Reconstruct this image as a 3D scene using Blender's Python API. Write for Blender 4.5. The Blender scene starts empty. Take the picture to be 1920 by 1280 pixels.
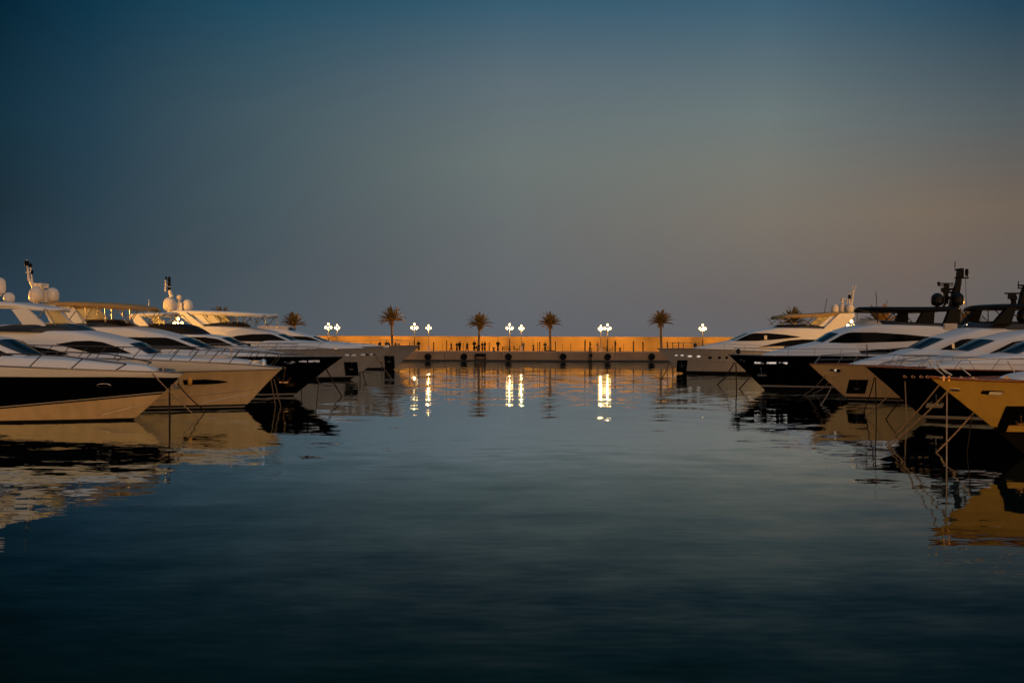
import bpy, math, random
import numpy as np
from math import sin, cos, pi, radians, atan2, sqrt

S = bpy.context.scene
COL = S.collection
F = 35.0 / 36.0 * 1920.0      # focal length in photo pixels
CAM_H = 4.0
HOR = 633.0
ROLL = 0.003

def W(px, py, Y):
    """photo measurement at a known distance Y -> metres"""
    e = (py - HOR) - (px - 960.0) * ROLL
    return ((px - 960.0) / F * Y, Y, CAM_H - e / F * Y)

def on_water(px, py):
    e = (py - HOR) - (px - 960.0) * ROLL
    Y = CAM_H * F / e
    return ((px - 960.0) / F * Y, Y, 0.0)

# ------------------------------------------------------------------ materials
MATS = {}
def srgb(r, g, b):
    f = lambda c: (c / 255.0 / 12.92) if c / 255.0 <= 0.04045 else ((c / 255.0 + 0.055) / 1.055) ** 2.4
    return (f(r), f(g), f(b), 1.0)

def mat(name, base, rough=0.5, metal=0.0, spec=0.5, var=0.12, scale=3.0, bump=0.0, emit=None, estr=0.0, coat=0.0, streak=False):
    if name in MATS:
        return MATS[name]
    m = bpy.data.materials.new(name)
    m.use_nodes = True
    nt = m.node_tree
    b = nt.nodes["Principled BSDF"]
    b.inputs["Roughness"].default_value = rough
    b.inputs["Metallic"].default_value = metal
    b.inputs["Specular IOR Level"].default_value = spec
    b.inputs["Coat Weight"].default_value = coat
    c = tuple(base) + (1.0,)
    tc = nt.nodes.new("ShaderNodeTexCoord")
    no = nt.nodes.new("ShaderNodeTexNoise")
    no.inputs["Scale"].default_value = scale
    no.inputs["Detail"].default_value = 5.0
    if streak:
        mp = nt.nodes.new("ShaderNodeMapping"); mp.inputs["Scale"].default_value = (2.4, 2.4, 0.28)
        nt.links.new(tc.outputs["Object"], mp.inputs["Vector"]); nt.links.new(mp.outputs["Vector"], no.inputs["Vector"])
    else:
        nt.links.new(tc.outputs["Object"], no.inputs["Vector"])
    rp = nt.nodes.new("ShaderNodeValToRGB")
    rp.color_ramp.elements[0].position = 0.3
    rp.color_ramp.elements[1].position = 0.7
    rp.color_ramp.elements[0].color = tuple(x * (1 - var) for x in base) + (1,)
    rp.color_ramp.elements[1].color = tuple(min(1, x * (1 + var)) for x in base) + (1,)
    nt.links.new(no.outputs["Fac"], rp.inputs["Fac"])
    nt.links.new(rp.outputs["Color"], b.inputs["Base Color"])
    if bump > 0:
        bp = nt.nodes.new("ShaderNodeBump")
        bp.inputs["Strength"].default_value = 1.0
        bp.inputs["Distance"].default_value = bump
        nt.links.new(no.outputs["Fac"], bp.inputs["Height"])
        nt.links.new(bp.outputs["Normal"], b.inputs["Normal"])
    if emit:
        b.inputs["Emission Color"].default_value = tuple(emit) + (1,)
        b.inputs["Emission Strength"].default_value = estr
    MATS[name] = m
    return m

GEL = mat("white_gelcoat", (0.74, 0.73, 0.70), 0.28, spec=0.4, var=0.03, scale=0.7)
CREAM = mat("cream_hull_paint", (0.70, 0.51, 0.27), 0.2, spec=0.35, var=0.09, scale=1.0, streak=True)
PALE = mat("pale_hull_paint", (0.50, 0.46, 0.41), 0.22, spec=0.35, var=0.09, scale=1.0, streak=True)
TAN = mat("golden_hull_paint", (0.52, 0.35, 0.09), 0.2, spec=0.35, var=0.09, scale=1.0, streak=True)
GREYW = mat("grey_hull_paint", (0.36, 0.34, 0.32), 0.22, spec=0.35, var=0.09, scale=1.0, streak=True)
NAVY = mat("navy_hull_paint", (0.0025, 0.003, 0.005), 0.18, spec=0.18, var=0.1)
BLACK = mat("black_hull_paint", (0.002, 0.002, 0.0025), 0.2, spec=0.15, var=0.1)
BOOT = mat("black_antifouling", (0.006, 0.006, 0.007), 0.6, spec=0.2, var=0.3)
STRIPE = mat("pale_boot_stripe", (0.45, 0.40, 0.33), 0.4, var=0.05)
GLASS = mat("tinted_window_glass", (0.002, 0.002, 0.0025), 0.09, spec=0.09, var=0.05)
WSCREEN = mat("windscreen_glass", (0.001, 0.010, 0.018), 0.06, spec=0.5, var=0.05)
SMOKE = mat("smoked_wind_deflector", (0.02, 0.018, 0.016), 0.12, spec=0.4, var=0.1)
TEAK = mat("teak_deck", (0.20, 0.095, 0.05), 0.5, spec=0.3, var=0.25, scale=9)
VARN = mat("varnished_teak_rail", (0.22, 0.075, 0.03), 0.25, spec=0.5, var=0.25, scale=6)
STEEL = mat("polished_steel", (0.78, 0.76, 0.73), 0.38, metal=1.0, var=0.05)
DULL = mat("stainless_tube", (0.30, 0.28, 0.26), 0.35, metal=1.0, var=0.1)
RAILD = mat("weathered_rail_tube", (0.10, 0.085, 0.075), 0.45, metal=0.6, var=0.15)
BRONZE = mat("bronze_fitting", (0.85, 0.52, 0.26), 0.38, metal=1.0, var=0.1)
CANVAS = mat("tan_canvas", (0.36, 0.25, 0.12), 0.85, spec=0.1, var=0.15, scale=4, bump=0.01)
DCANVAS = mat("dark_canvas_cover", (0.012, 0.012, 0.014), 0.8, spec=0.15, var=0.3, scale=3, bump=0.02)
CBLACK = mat("black_carbon_paint", (0.002, 0.002, 0.0025), 0.5, spec=0.12, var=0.1)
DOME = mat("radome_plastic", (0.66, 0.62, 0.57), 0.45, spec=0.3, var=0.03)
DDOME = mat("black_radome_plastic", (0.003, 0.003, 0.003), 0.4, spec=0.2, var=0.05)
ROPE = mat("mooring_rope_fibre", (0.34, 0.24, 0.15), 0.9, spec=0.1, var=0.3, scale=14, bump=0.01)
DROPE = mat("wet_dark_rope", (0.03, 0.022, 0.018), 0.8, spec=0.2, var=0.3, scale=14)
BLUEC = mat("blue_cushion", (0.01, 0.05, 0.12), 0.8, var=0.1)
CUSH = mat("pale_cushion", (0.55, 0.5, 0.44), 0.8, var=0.1)
LITW = mat("lit_cabin_window", (0.5, 0.5, 0.5), 0.15, emit=(1.0, 0.86, 0.78), estr=0.55, var=0.1)
BUOY = mat("yellow_fender_vinyl", (0.65, 0.33, 0.05), 0.4, var=0.1)

def glint_mat(name, strength):  # patchy emission painted in for lamp and sky glints on the hulls
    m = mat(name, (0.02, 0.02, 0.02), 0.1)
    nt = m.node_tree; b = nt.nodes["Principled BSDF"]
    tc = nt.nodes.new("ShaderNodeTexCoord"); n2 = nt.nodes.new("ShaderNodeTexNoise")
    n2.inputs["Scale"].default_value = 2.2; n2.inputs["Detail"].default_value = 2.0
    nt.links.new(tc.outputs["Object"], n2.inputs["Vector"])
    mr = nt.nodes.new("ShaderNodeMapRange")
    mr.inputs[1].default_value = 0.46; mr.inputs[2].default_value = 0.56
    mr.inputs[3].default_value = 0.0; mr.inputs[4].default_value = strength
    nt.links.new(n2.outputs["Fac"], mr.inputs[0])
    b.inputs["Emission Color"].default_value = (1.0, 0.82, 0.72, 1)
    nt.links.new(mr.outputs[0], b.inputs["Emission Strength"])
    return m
GLOWP = mat("warm_cabin_or_glint", (0.3, 0.2, 0.1), 0.3, emit=(1.0, 0.55, 0.2), estr=0.28, var=0.2)  # serves cabin glow and one painted reflection
GLINTB = glint_mat("painted_glint", 0.6)
GLINTD = glint_mat("dim_painted_glint", 0.22)

# ------------------------------------------------------------------ mesh builder
class MB:
    def __init__(self):
        self.v = []; self.f = []; self.m = []; self.s = []
    def add(self, vs, fs, mi=0, smooth=True):
        o = len(self.v)
        self.v.extend(tuple(map(float, p)) for p in vs)
        for f in fs:
            self.f.append(tuple(o + i for i in f)); self.m.append(mi); self.s.append(smooth)
    def grid(self, rows, mi=0, smooth=True, closed=False):
        n = len(rows[0]); vs = [p for r in rows for p in r]; fs = []
        for i in range(len(rows) - 1):
            for j in range(n if closed else n - 1):
                a = i * n + j; b = i * n + (j + 1) % n
                fs.append((a, b, b + n, a + n))
        self.add(vs, fs, mi, smooth)
    def tube(self, pts, r, n=6, mi=0, cap=True):
        pts = [np.array(p, float) for p in pts]
        rs = r if isinstance(r, (list, tuple)) else [r] * len(pts)
        rows = []
        for i, p in enumerate(pts):
            d = pts[min(i + 1, len(pts) - 1)] - pts[max(i - 1, 0)]
            d = d / (np.linalg.norm(d) + 1e-9)
            a = np.array((0, 0, 1.0)) if abs(d[2]) < 0.9 else np.array((1.0, 0, 0))
            e1 = np.cross(d, a); e1 /= np.linalg.norm(e1); e2 = np.cross(d, e1)
            rows.append([tuple(p + rs[i] * (cos(2 * pi * k / n) * e1 + sin(2 * pi * k / n) * e2)) for k in range(n)])
        self.grid(rows, mi, True, True)
        if cap:
            self.add(rows[0], [tuple(range(n))], mi, False); self.add(rows[-1], [tuple(range(n))], mi, False)
    def box(self, c, s, mi=0, top=1.0):
        x, y, z = c; a, b, h = s[0] / 2, s[1] / 2, s[2] / 2
        vs = [(x - a, y - b, z - h), (x + a, y - b, z - h), (x + a, y + b, z - h), (x - a, y + b, z - h),
              (x - a * top, y - b * top, z + h), (x + a * top, y - b * top, z + h), (x + a * top, y + b * top, z + h), (x - a * top, y + b * top, z + h)]
        self.add(vs, [(0, 3, 2, 1), (4, 5, 6, 7), (0, 1, 5, 4), (1, 2, 6, 5), (2, 3, 7, 6), (3, 0, 4, 7)], mi, False)
    def lathe(self, prof, c=(0, 0, 0), n=16, mi=0, sx=1.0, sy=1.0):
        rows = [[(c[0] + r * sx * cos(2 * pi * k / n), c[1] + r * sy * sin(2 * pi * k / n), c[2] + z) for k in range(n)] for r, z in prof]
        self.grid(rows, mi, True, True)
    def ball(self, c, r, n=10, mi=0, sz=1.0):
        prof = [(max(1e-4, r * sin(pi * i / n)), -r * sz * cos(pi * i / n)) for i in range(n + 1)]
        self.lathe(prof, c, n + 4, mi)
    def prism(self, poly, v0, v1, mi=0):
        """poly in (x, z); extruded in y from v0 to v1"""
        n = len(poly)
        vs = [(x, v0, z) for x, z in poly] + [(x, v1, z) for x, z in poly]
        fs = [tuple(range(n)), tuple(range(2 * n - 1, n - 1, -1))] + [(i, (i + 1) % n, n + (i + 1) % n, n + i) for i in range(n)]
        self.add(vs, fs, mi, False)
    def build(self, name, mats, parent=None, loc=None):
        me = bpy.data.meshes.new(name)
        me.from_pydata(self.v, [], self.f)
        if not isinstance(mats, (list, tuple)):
            mats = [mats]
        for m in mats:
            me.materials.append(m)
        me.polygons.foreach_set("material_index", self.m)
        me.polygons.foreach_set("use_smooth", self.s)
        me.update()
        o = bpy.data.objects.new(name, me)
        COL.objects.link(o)
        if parent:
            o.parent = parent
        if loc:
            o.location = loc
        return o

def tag(o, label, cat, group=None):
    o["label"] = label; o["category"] = cat
    if group:
        o["group"] = group
    return o
def empty(name, loc, label, cat, group=None, rz=0.0):
    o = bpy.data.objects.new(name, None); COL.objects.link(o)
    o.location = loc; o.rotation_euler = (0, 0, rz); o.empty_display_size = 0.2
    return tag(o, label, cat, group)
def struct(o):
    o["kind"] = "structure"; return o

def smooth_interp(us, zs, r=0.16):
    us = np.array(us, float); zs = np.array(zs, float); k = np.argsort(us); us = us[k]; zs = zs[k]
    def f(u):
        return float(np.mean([np.interp(u + d, us, zs) for d in (-r, -r / 2, 0, r / 2, r)]))
    return f
def lin_interp(us, zs):
    us = np.array(us, float); zs = np.array(zs, float); k = np.argsort(us); us = us[k]; zs = zs[k]
    return lambda u: float(np.interp(u, us, zs))

# ------------------------------------------------------------------ yachts
class Tier:
    pass

class Yacht:
    def __init__(s, label, d, Y, stem, sheer, L, B, group="yachts moored in the marina"):
        s.d = d; s.Y = Y; s.L = L; s.B = B
        x, _, z = W(stem[0][0], stem[0][1], Y)
        s.bx = x; s.zb = z
        s.root = empty("motor_yacht", (x, Y, 0), label, "yacht", group)
        st = [s.uz(px, py, 0.0) for px, py in stem]
        st.sort(key=lambda t: t[1])
        z0, z1 = st[0], st[1]
        k = (z1[0] - z0[0]) / (z1[1] - z0[1] + 1e-6)
        st = [(z0[0] + k * (-0.6 - z0[1]), -0.6)] + st
        s.ustem = lin_interp([t[1] for t in st], [t[0] for t in st])
        sh = [s.huz(px, py) for px, py in sheer]
        s.zs = smooth_interp([t[0] for t in sh], [t[1] for t in sh], 0.4)
    def uz(s, px, py, v):
        x, _, z = W(px, py, s.Y - v)
        return (s.d * (s.bx - x), z)
    def P(s, u, v, z):
        return (-s.d * u, -v, z)
    def hw(s, u, z):
        t = u - s.ustem(z)
        if t <= 0:
            return 0.0
        q = min(1.15, max(-0.3, z / s.zb))
        Le = s.L * (0.54 - 0.14 * q)
        k = min(1.0, t / Le)
        return s.B / 2 * (0.84 + 0.16 * q) * (1 - (1 - k) ** 2.1) + 0.02
    def huz(s, px, py):
        v = 0.0
        for _ in range(8):
            u, z = s.uz(px, py, v); v = 0.5 * v + 0.5 * s.hw(u, z)
        return u, z
    def hchain(s, pts):
        c = [s.huz(*p) for p in pts]
        return smooth_interp([t[0] for t in c], [t[1] for t in c], 0.1), min(t[0] for t in c), max(t[0] for t in c)
    # hull: paint bands from the waterline up; each bound is a px polyline or a height
    def hull(s, bands, deck=GEL, rail=None, toe=0.05):
        bounds = [lambda u: -0.5]; mats = []
        for b, m in bands[:-1]:
            bounds.append((lambda bb: (lambda u: bb))(b) if isinstance(b, (int, float)) else s.hchain(b)[0]); mats.append(m)
        bounds.append(s.zs); mats.append(bands[-1][1])
        uniq = []
        for m in mats:
            if m not in uniq:
                uniq.append(m)
        mb = MB(); N = 44
        for bi, m in enumerate(mats):
            lo, hi = bounds[bi], bounds[bi + 1]
            K = 6 if bi else 3
            for sg in (1, -1):
                rows = []
                for k in range(K + 1):
                    row = []
                    for i in range(N + 1):
                        ta = (i / N) ** 1.7
                        z = lo(0) + (hi(0) - lo(0)) * k / K
                        for _ in range(6):
                            us = s.ustem(z); u = us + ta * (s.L - us)
                            a, c = lo(u), max(lo(u), hi(u)); z = a + (c - a) * k / K
                        row.append(s.P(u, sg * s.hw(u, z), z))
                    rows.append(row)
                mb.grid(rows, uniq.index(m))
        zt = s.zs(s.L)
        mb.add([s.P(s.L, s.hw(s.L, -0.4), -0.4), s.P(s.L, s.hw(s.L, zt), zt), s.P(s.L, -s.hw(s.L, zt), zt), s.P(s.L, -s.hw(s.L, -0.4), -0.4)], [(0, 1, 2, 3)], len(uniq) - 1, False)
        h = mb.build("hull", uniq, s.root)
        dk = MB(); rows = []
        for i in range(N + 1):
            u = s.ustem(s.zs(0)) + 0.03 + (i / N) ** 1.5 * (s.L - 0.05); z = s.zs(u) - toe; w = s.hw(u, z)
            rows.append([s.P(u, w * t, z + 0.05 * (1 - t * t)) for t in np.linspace(-1, 1, 9)])
        dk.grid(rows)
        dk.build("deck", deck, s.root)
        cap = MB()
        ul = list(s.ustem(s.zs(0)) + np.linspace(0, 1, 40) ** 1.6 * (s.L - 0.1))
        cap.tube([s.P(u, s.hw(u, s.zs(u)), s.zs(u)) for u in ul[:0:-1]] + [s.P(u, -s.hw(u, s.zs(u)), s.zs(u)) for u in ul], 0.035, 6)
        cap.build("toe_rail", rail or DULL, s.root)
        s.hullobj = h
        return h
    def hpatch(s, name, upper, lower, m, off=0.02, parent=None, both=True, nz=3):
        fu, a0, a1 = s.hchain(upper); fl, b0, b1 = s.hchain(lower)
        u0, u1 = min(a0, b0), max(a1, b1)
        for sg in ((-1, 1) if both else (1,)):
            mb = MB()
            rows = []
            for u in np.linspace(u0, u1, 18):
                zl, zh = fl(u), max(fl(u), fu(u))
                rows.append([s.P(u, sg * (s.hw(u, zl + (zh - zl) * k / nz) + off), zl + (zh - zl) * k / nz) for k in range(nz + 1)])
            mb.grid(rows)
            o = mb.build(name, m, parent or s.hullobj)
        return o
    def porthole(s, px, py, rw, rh, m, name="porthole", rim=True):
        u, z = s.huz(px, py); k = F / (s.Y - s.hw(u, z)); rw /= k; rh /= k
        for sg in (-1, 1):
            ring = MB(); gl = MB()
            rows = []
            for f in (1.0, 1.18, 1.3):
                rows.append([s.P(u + rw * f * cos(a), sg * (s.hw(u + rw * f * cos(a), z + rh * f * sin(a)) + (0.035 if f < 1.25 else 0.004)), z + rh * f * sin(a)) for a in np.linspace(0, 2 * pi, 19)[:-1]])
            ring.grid(rows, closed=True)
            pts = [s.P(u + rw * cos(a), sg * (s.hw(u + rw * cos(a), z + rh * sin(a)) + 0.02), z + rh * sin(a)) for a in np.linspace(0, 2 * pi, 19)[:-1]]
            gl.add(pts + [s.P(u, sg * (s.hw(u, z) + 0.02), z)], [(i, (i + 1) % 18, 18) for i in range(18)])
            p = gl.build(name, m, s.hullobj)
            if rim:
                ring.build("rim", STEEL, p)
        return p
    def tier(s, name, top, W0, base=None, front_w=0.35, front_len=5.0, tumble=0.18, m=GEL, endu=None, v=0.0, power=2.0, inset=0.35, r=0.16, parent=None, wrap=0.0):
        """deckhouse shell: top is the roof line as seen on the centreline"""
        T = Tier(); T.s = s
        c = [s.uz(px, py, v) for px, py in top]
        T.u0 = min(t[0] for t in c); T.u1 = endu or max(t[0] for t in c)
        T.zt = smooth_interp([t[0] for t in c], [t[1] for t in c], r)
        T.zb = base if base else (lambda u: s.zs(u) - 0.06)
        def wb(u):
            k = min(1.0, max(0.0, (u - T.u0) / front_len))
            w = W0 * (front_w + (1 - front_w) * (1 - (1 - k) ** power))
            return max(0.1, min(w, s.hw(u, min(T.zb(u), s.zb)) - inset))
        T.wb = wb; T.tumble = tumble
        T.side = lambda u, z: max(0.05, wb(u) - tumble * max(0, z - T.zb(u)))
        def section(u):
            zb, zt = T.zb(u), max(T.zb(u) + 0.01, T.zt(u)); h = zt - zb
            rr = min(0.24, 0.45 * h); wt = T.side(u, zt)
            cr = 0.05 * wt
            pts = [(wb(u), zb), (T.side(u, zb + 0.4 * (h - rr)), zb + 0.4 * (h - rr)), (T.side(u, zt - rr), zt - rr)]
            for a in (0.3, 0.62, 1.0):
                pts.append((wt - rr + rr * cos(a * pi / 2) * 1.0 , zt - rr + rr * sin(a * pi / 2)))
            e = pts[-1][0]
            for t in (0.7, 0.35, 0.0):
                pts.append((e * t, zt + cr * (1 - t * t)))
            return pts, e, zt, cr
        T.section = section
        T.wrap = lambda u, vv: wrap * (vv / W0) ** 2 * max(0.0, 1 - (u - T.u0) / 6.0) ** 2
        T.P = lambda u, vv, z: s.P(u + T.wrap(u, vv), vv, z)
        n = 56; us = T.u0 + (np.linspace(0, 1, n)) ** 1.25 * (T.u1 - T.u0)
        rows = []
        for u in us:
            p = section(u)[0]
            rows.append([T.P(u, a, z) for a, z in p] + [T.P(u, -a, z) for a, z in p[-2::-1]])
        mb = MB(); mb.grid(rows)
        k = len(rows[0])
        mb.add(rows[0], [tuple(range(k))], 0, False); mb.add(rows[-1], [tuple(range(k))], 0, False)
        T.obj = mb.build(name, m, parent or s.root)
        return T
    def tuz(s, T, px, py):
        v = T.wb(T.u0 + 3); u = T.u0 + 1
        for _ in range(14):
            uu, z = s.uz(px, py, v); u = 0.5 * u + 0.5 * (uu - T.wrap(u, v)); v = 0.5 * v + 0.5 * T.side(u, z)
        return u, z
    def window(s, T, upper, lower, m=GLASS, name="side_window", off=0.015, frame=False):
        cu = [s.tuz(T, *p) for p in upper]; cl = [s.tuz(T, *p) for p in lower]
        fu = smooth_interp([t[0] for t in cu], [t[1] for t in cu], 0.08); fl = smooth_interp([t[0] for t in cl], [t[1] for t in cl], 0.08)
        us = [t[0] for t in cu + cl]
        u0, u1 = max(min(us), T.u0 + 0.02), min(max(us), T.u1)
        for sg in (-1, 1):
            mb = MB()
            rows = []
            for u in np.linspace(u0, u1, 40):
                cap = T.zt(u) - 0.10
                zl = min(fl(u), cap); zh = min(max(fu(u), zl), cap)
                rows.append([T.P(u, sg * (T.side(u, zl + (zh - zl) * k / 4) + off), zl + (zh - zl) * k / 4) for k in range(5)])
            mb.grid(rows)
            o = mb.build(name, m, T.obj)
        return o
    def windscreen(s, T, lo, hi, m=WSCREEN, wide=0.97, name="windscreen", wiper=True):
        ua = s.uz(lo[0], lo[1], 0)[0]; ub = s.uz(hi[0], hi[1], 0)[0]
        mb = MB(); rows = []; wp = MB()
        def pt(u, t, o):
            _, e, zt, cr = T.section(u)
            return T.P(u - o, e * t * wide, zt + cr * (1 - (t * wide) ** 2) + o)
        for u in np.linspace(ua, ub, 12):
            rows.append([pt(u, t, 0.018) for t in np.linspace(-1, 1, 15)])
        mb.grid(rows)
        o = mb.build(name, m, T.obj)
        if wiper:
            for t0 in (-0.15, 0.75):
                wp = MB(); wp.tube([pt(ua + (ub - ua) * k, t0 - 0.42 * k, 0.05) for k in (0.0, 0.4, 0.85)], 0.016, 5)
                wp.build("wiper", CBLACK, o)
            for t in (0.30,):
                mu = MB(); mu.tube([pt(ua + (ub - ua) * k, t, 0.02) for k in np.linspace(0.02, 0.98, 6)], 0.016, 5)
                mu.build("mullion", CBLACK, o)
        return o
    def slab(s, name, line, hw, th, m, v=None, under=None):
        """hardtop or canopy: line = upper edge px polyline on the near side"""
        vv = hw if v is None else v
        c = sorted(s.uz(px, py, vv) for px, py in line)
        f = smooth_interp([t[0] for t in c], [t[1] for t in c], 0.25); u0, u1 = c[0][0], c[-1][0]
        rows = []; n = 26
        for i in range(n + 1):
            x = -cos(pi * i / n); u = (u0 + u1) / 2 + (u1 - u0) / 2 * x
            w = hw * (max(0.0, 1 - abs(x) ** 6)) ** 0.35 * (0.9 + 0.1 * min(1, (i / n) * 2)) + 0.02
            t_ = th * (0.25 + 0.75 * min(1.0, 5 * min(i / n, 1 - i / n) + 0.1))
            z = f(u)
            ring = []
            for t in np.linspace(-1, 1, 9):
                ring.append((w * t, z - 0.04 * t * t + (0.05 * hw) * (1 - t * t)))
            for t in np.linspace(1, -1, 9):
                ring.append((w * t * 0.985, z - t_ + 0.03 * hw * (1 - t * t)))
            rows.append([s.P(u, a, zz) for a, zz in ring])
        mb = MB(); mb.grid(rows, closed=True)
        k = len(rows[0]); mb.add(rows[0], [tuple(range(k))]); mb.add(rows[-1], [tuple(range(k))])
        return mb.build(name, m, s.root)
    def leg(s, name, poly, v, th, m, both=True):
        pts = [s.uz(px, py, v) for px, py in poly]
        out = []
        for sg in ((1, -1) if both else (1,)):
            mb = MB(); mb.prism([(-s.d * u, z) for u, z in pts], -(v) * sg - th / 2, -(v) * sg + th / 2)
            out.append(mb.build(name, m, s.root))
        return out
    def dome(s, px, ptop, pbot, wpx, v=0.0, m=DOME, foot=True):
        u, zb = s.uz(px, pbot, v); _, zt = s.uz(px, ptop, v); k = F / (s.Y - v); r = wpx / 2 / k; h = zt - zb
        mb = MB(); b = max(0.35 * h, h - r * 1.05)
        prof = [(r * 0.55, 0), (r * 0.82, 0.06 * h), (r * 0.97, 0.18 * h), (r, 0.3 * h), (r, b)] + [(max(1e-3, r * cos(a)), b + (h - b) * sin(a)) for a in np.linspace(0.15, pi / 2, 7)]
        mb.lathe(prof, s.P(u, v, zb), 20)
        mb.lathe([(r * 1.015, 0.285 * h), (r * 1.02, 0.30 * h), (r * 1.015, 0.315 * h)], s.P(u, v, zb), 20)
        o = mb.build("radar_dome", m, s.root)
        if foot:
            f = MB(); f.lathe([(r * 0.4, -0.35 * r), (r * 0.32, 0.02)], s.P(u, v, zb), 12); f.build("pedestal", m, o)
        return o
    def tubes(s, name, lines, r, m, both=True, n=6):
        """lines of (px, py, v)"""
        for ln in lines:
            for sg in ((-1, 1) if both else (1,)):
                mb = MB(); mb.tube([s.P(*(lambda q: (q[0], sg * v, q[1]))(s.uz(px, py, v))) for px, py, v in ln], r, n)
                o = mb.build(name, m, s.root)
        return o
    def railing(s, u0, u1, h, step=1.25, lean=0.35, r=0.018, mid=True, m=DULL, inset=0.12, h0=None, join=True):
        mb = MB(); h0 = h if h0 is None else h0
        tops = {1: [], -1: []}
        us = np.linspace(u0, u1, max(3, int((u1 - u0) / step) + 1))
        hh = lambda u: h0 + (h - h0) * min(1, max(0, (u - u0) / 2.5))
        for sg in (1, -1):
            for u in np.linspace(u0, u1, 30):
                tops[sg].append(s.P(u - lean, sg * max(0.03, s.hw(u, s.zs(u)) - inset), s.zs(u) + hh(u)))
            for u in us:
                w = max(0.03, s.hw(u, s.zs(u)) - inset)
                mb.tube([s.P(u, sg * w, s.zs(u) - 0.05), s.P(u - lean, sg * w, s.zs(u) + hh(u))], r, 5)
            if mid:
                mb.tube([s.P(u - lean / 2, sg * max(0.03, s.hw(u, s.zs(u)) - inset), s.zs(u) + hh(u) * 0.5) for u in np.linspace(u0, u1, 24)], r * 0.6, 5)
        if join:
            mb.tube(tops[1][::-1] + tops[-1], r * 1.25, 6)
        else:
            mb.tube(tops[1], r * 1.25, 6); mb.tube(tops[-1], r * 1.25, 6)
        return mb.build("guard_rail", m, s.root)
    def anchor(s, px, py, size, m=STEEL, pocket=None, plate=None, pm=CBLACK, plm=None):
        if pocket:
            x0, y0, x1, y1 = pocket
            s.hpatch("anchor_pocket", [(x0, y0), ((x0 + x1) / 2, y0), (x1, y0)], [(x0, y1), ((x0 + x1) / 2, y1), (x1, y1)], pm, 0.03)
        if plate:
            x0, y0, x1, y1 = plate
            s.hpatch("anchor_plate", [(x0, y0), (x1, y0)], [(x0, y1), (x1, y1)], plm or m, 0.045)
        u, z = s.huz(px, py); k = F / (s.Y - s.hw(u, z)); a = size / k
        for sg in (1, -1):
            mb = MB()
            q = lambda du, dz, o=0.12: s.P(u + du * a, sg * (s.hw(u + du * a, z + dz * a) + o), z + dz * a)
            mb.tube([q(-0.16, 0.62), q(-0.04, 0.1, 0.16), q(0.08, -0.30, 0.18)], [0.045 * a, 0.06 * a, 0.08 * a], 8)
            for poly in (((0.08, -0.36), (-0.30, -0.34), (-0.52, 0.06), (-0.30, -0.08)), ((0.08, -0.36), (0.36, -0.30), (0.60, 0.16), (0.30, -0.06))):
                f_ = [q(x, y, 0.10) for x, y in poly]; b_ = [q(x * 0.92, y - 0.02, 0.17) for x, y in poly]
                mb.add(f_ + b_, [(0, 1, 2, 3), (7, 6, 5, 4)] + [(k, (k + 1) % 4, 4 + (k + 1) % 4, 4 + k) for k in range(4)], 0, False)
            mb.tube([q(-0.22, -0.38, 0.16), q(0.34, -0.36, 0.16)], 0.06 * a, 8)
            mb.ball(q(-0.17, 0.66), 0.07 * a, 6)
            mb.build("anchor", m, s.root)
    def rope(s, pts, label, m=ROPE, r=0.03, sag=0.06):
        """from the bow (px, py, v) to the point (px, py) where it meets the water"""
        (ax, ay, v) = pts[0]; bx_, by_ = pts[1]
        u, z = s.uz(ax, ay, v); a = np.array((s.bx - s.d * u, s.Y - v, z))
        if by_ is None:
            b = np.array((a[0] + bx_, a[1] - 0.1, -0.3))
        else:
            b = np.array(on_water(bx_, by_)); dv = b - a; b = b + dv / np.linalg.norm(dv) * 0.4
        ln = np.linalg.norm(b - a); mb = MB(); P = []
        for t in np.linspace(0, 1, 14):
            p = a + (b - a) * t; p[2] -= sag * ln * 4 * t * (1 - t) * 0.35; P.append(tuple(p - a))
        mb.tube(P, r, 6)
        o = mb.build("mooring_rope", m, None, tuple(a))
        return tag(o, label, "rope", "mooring ropes from the bows")

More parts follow.
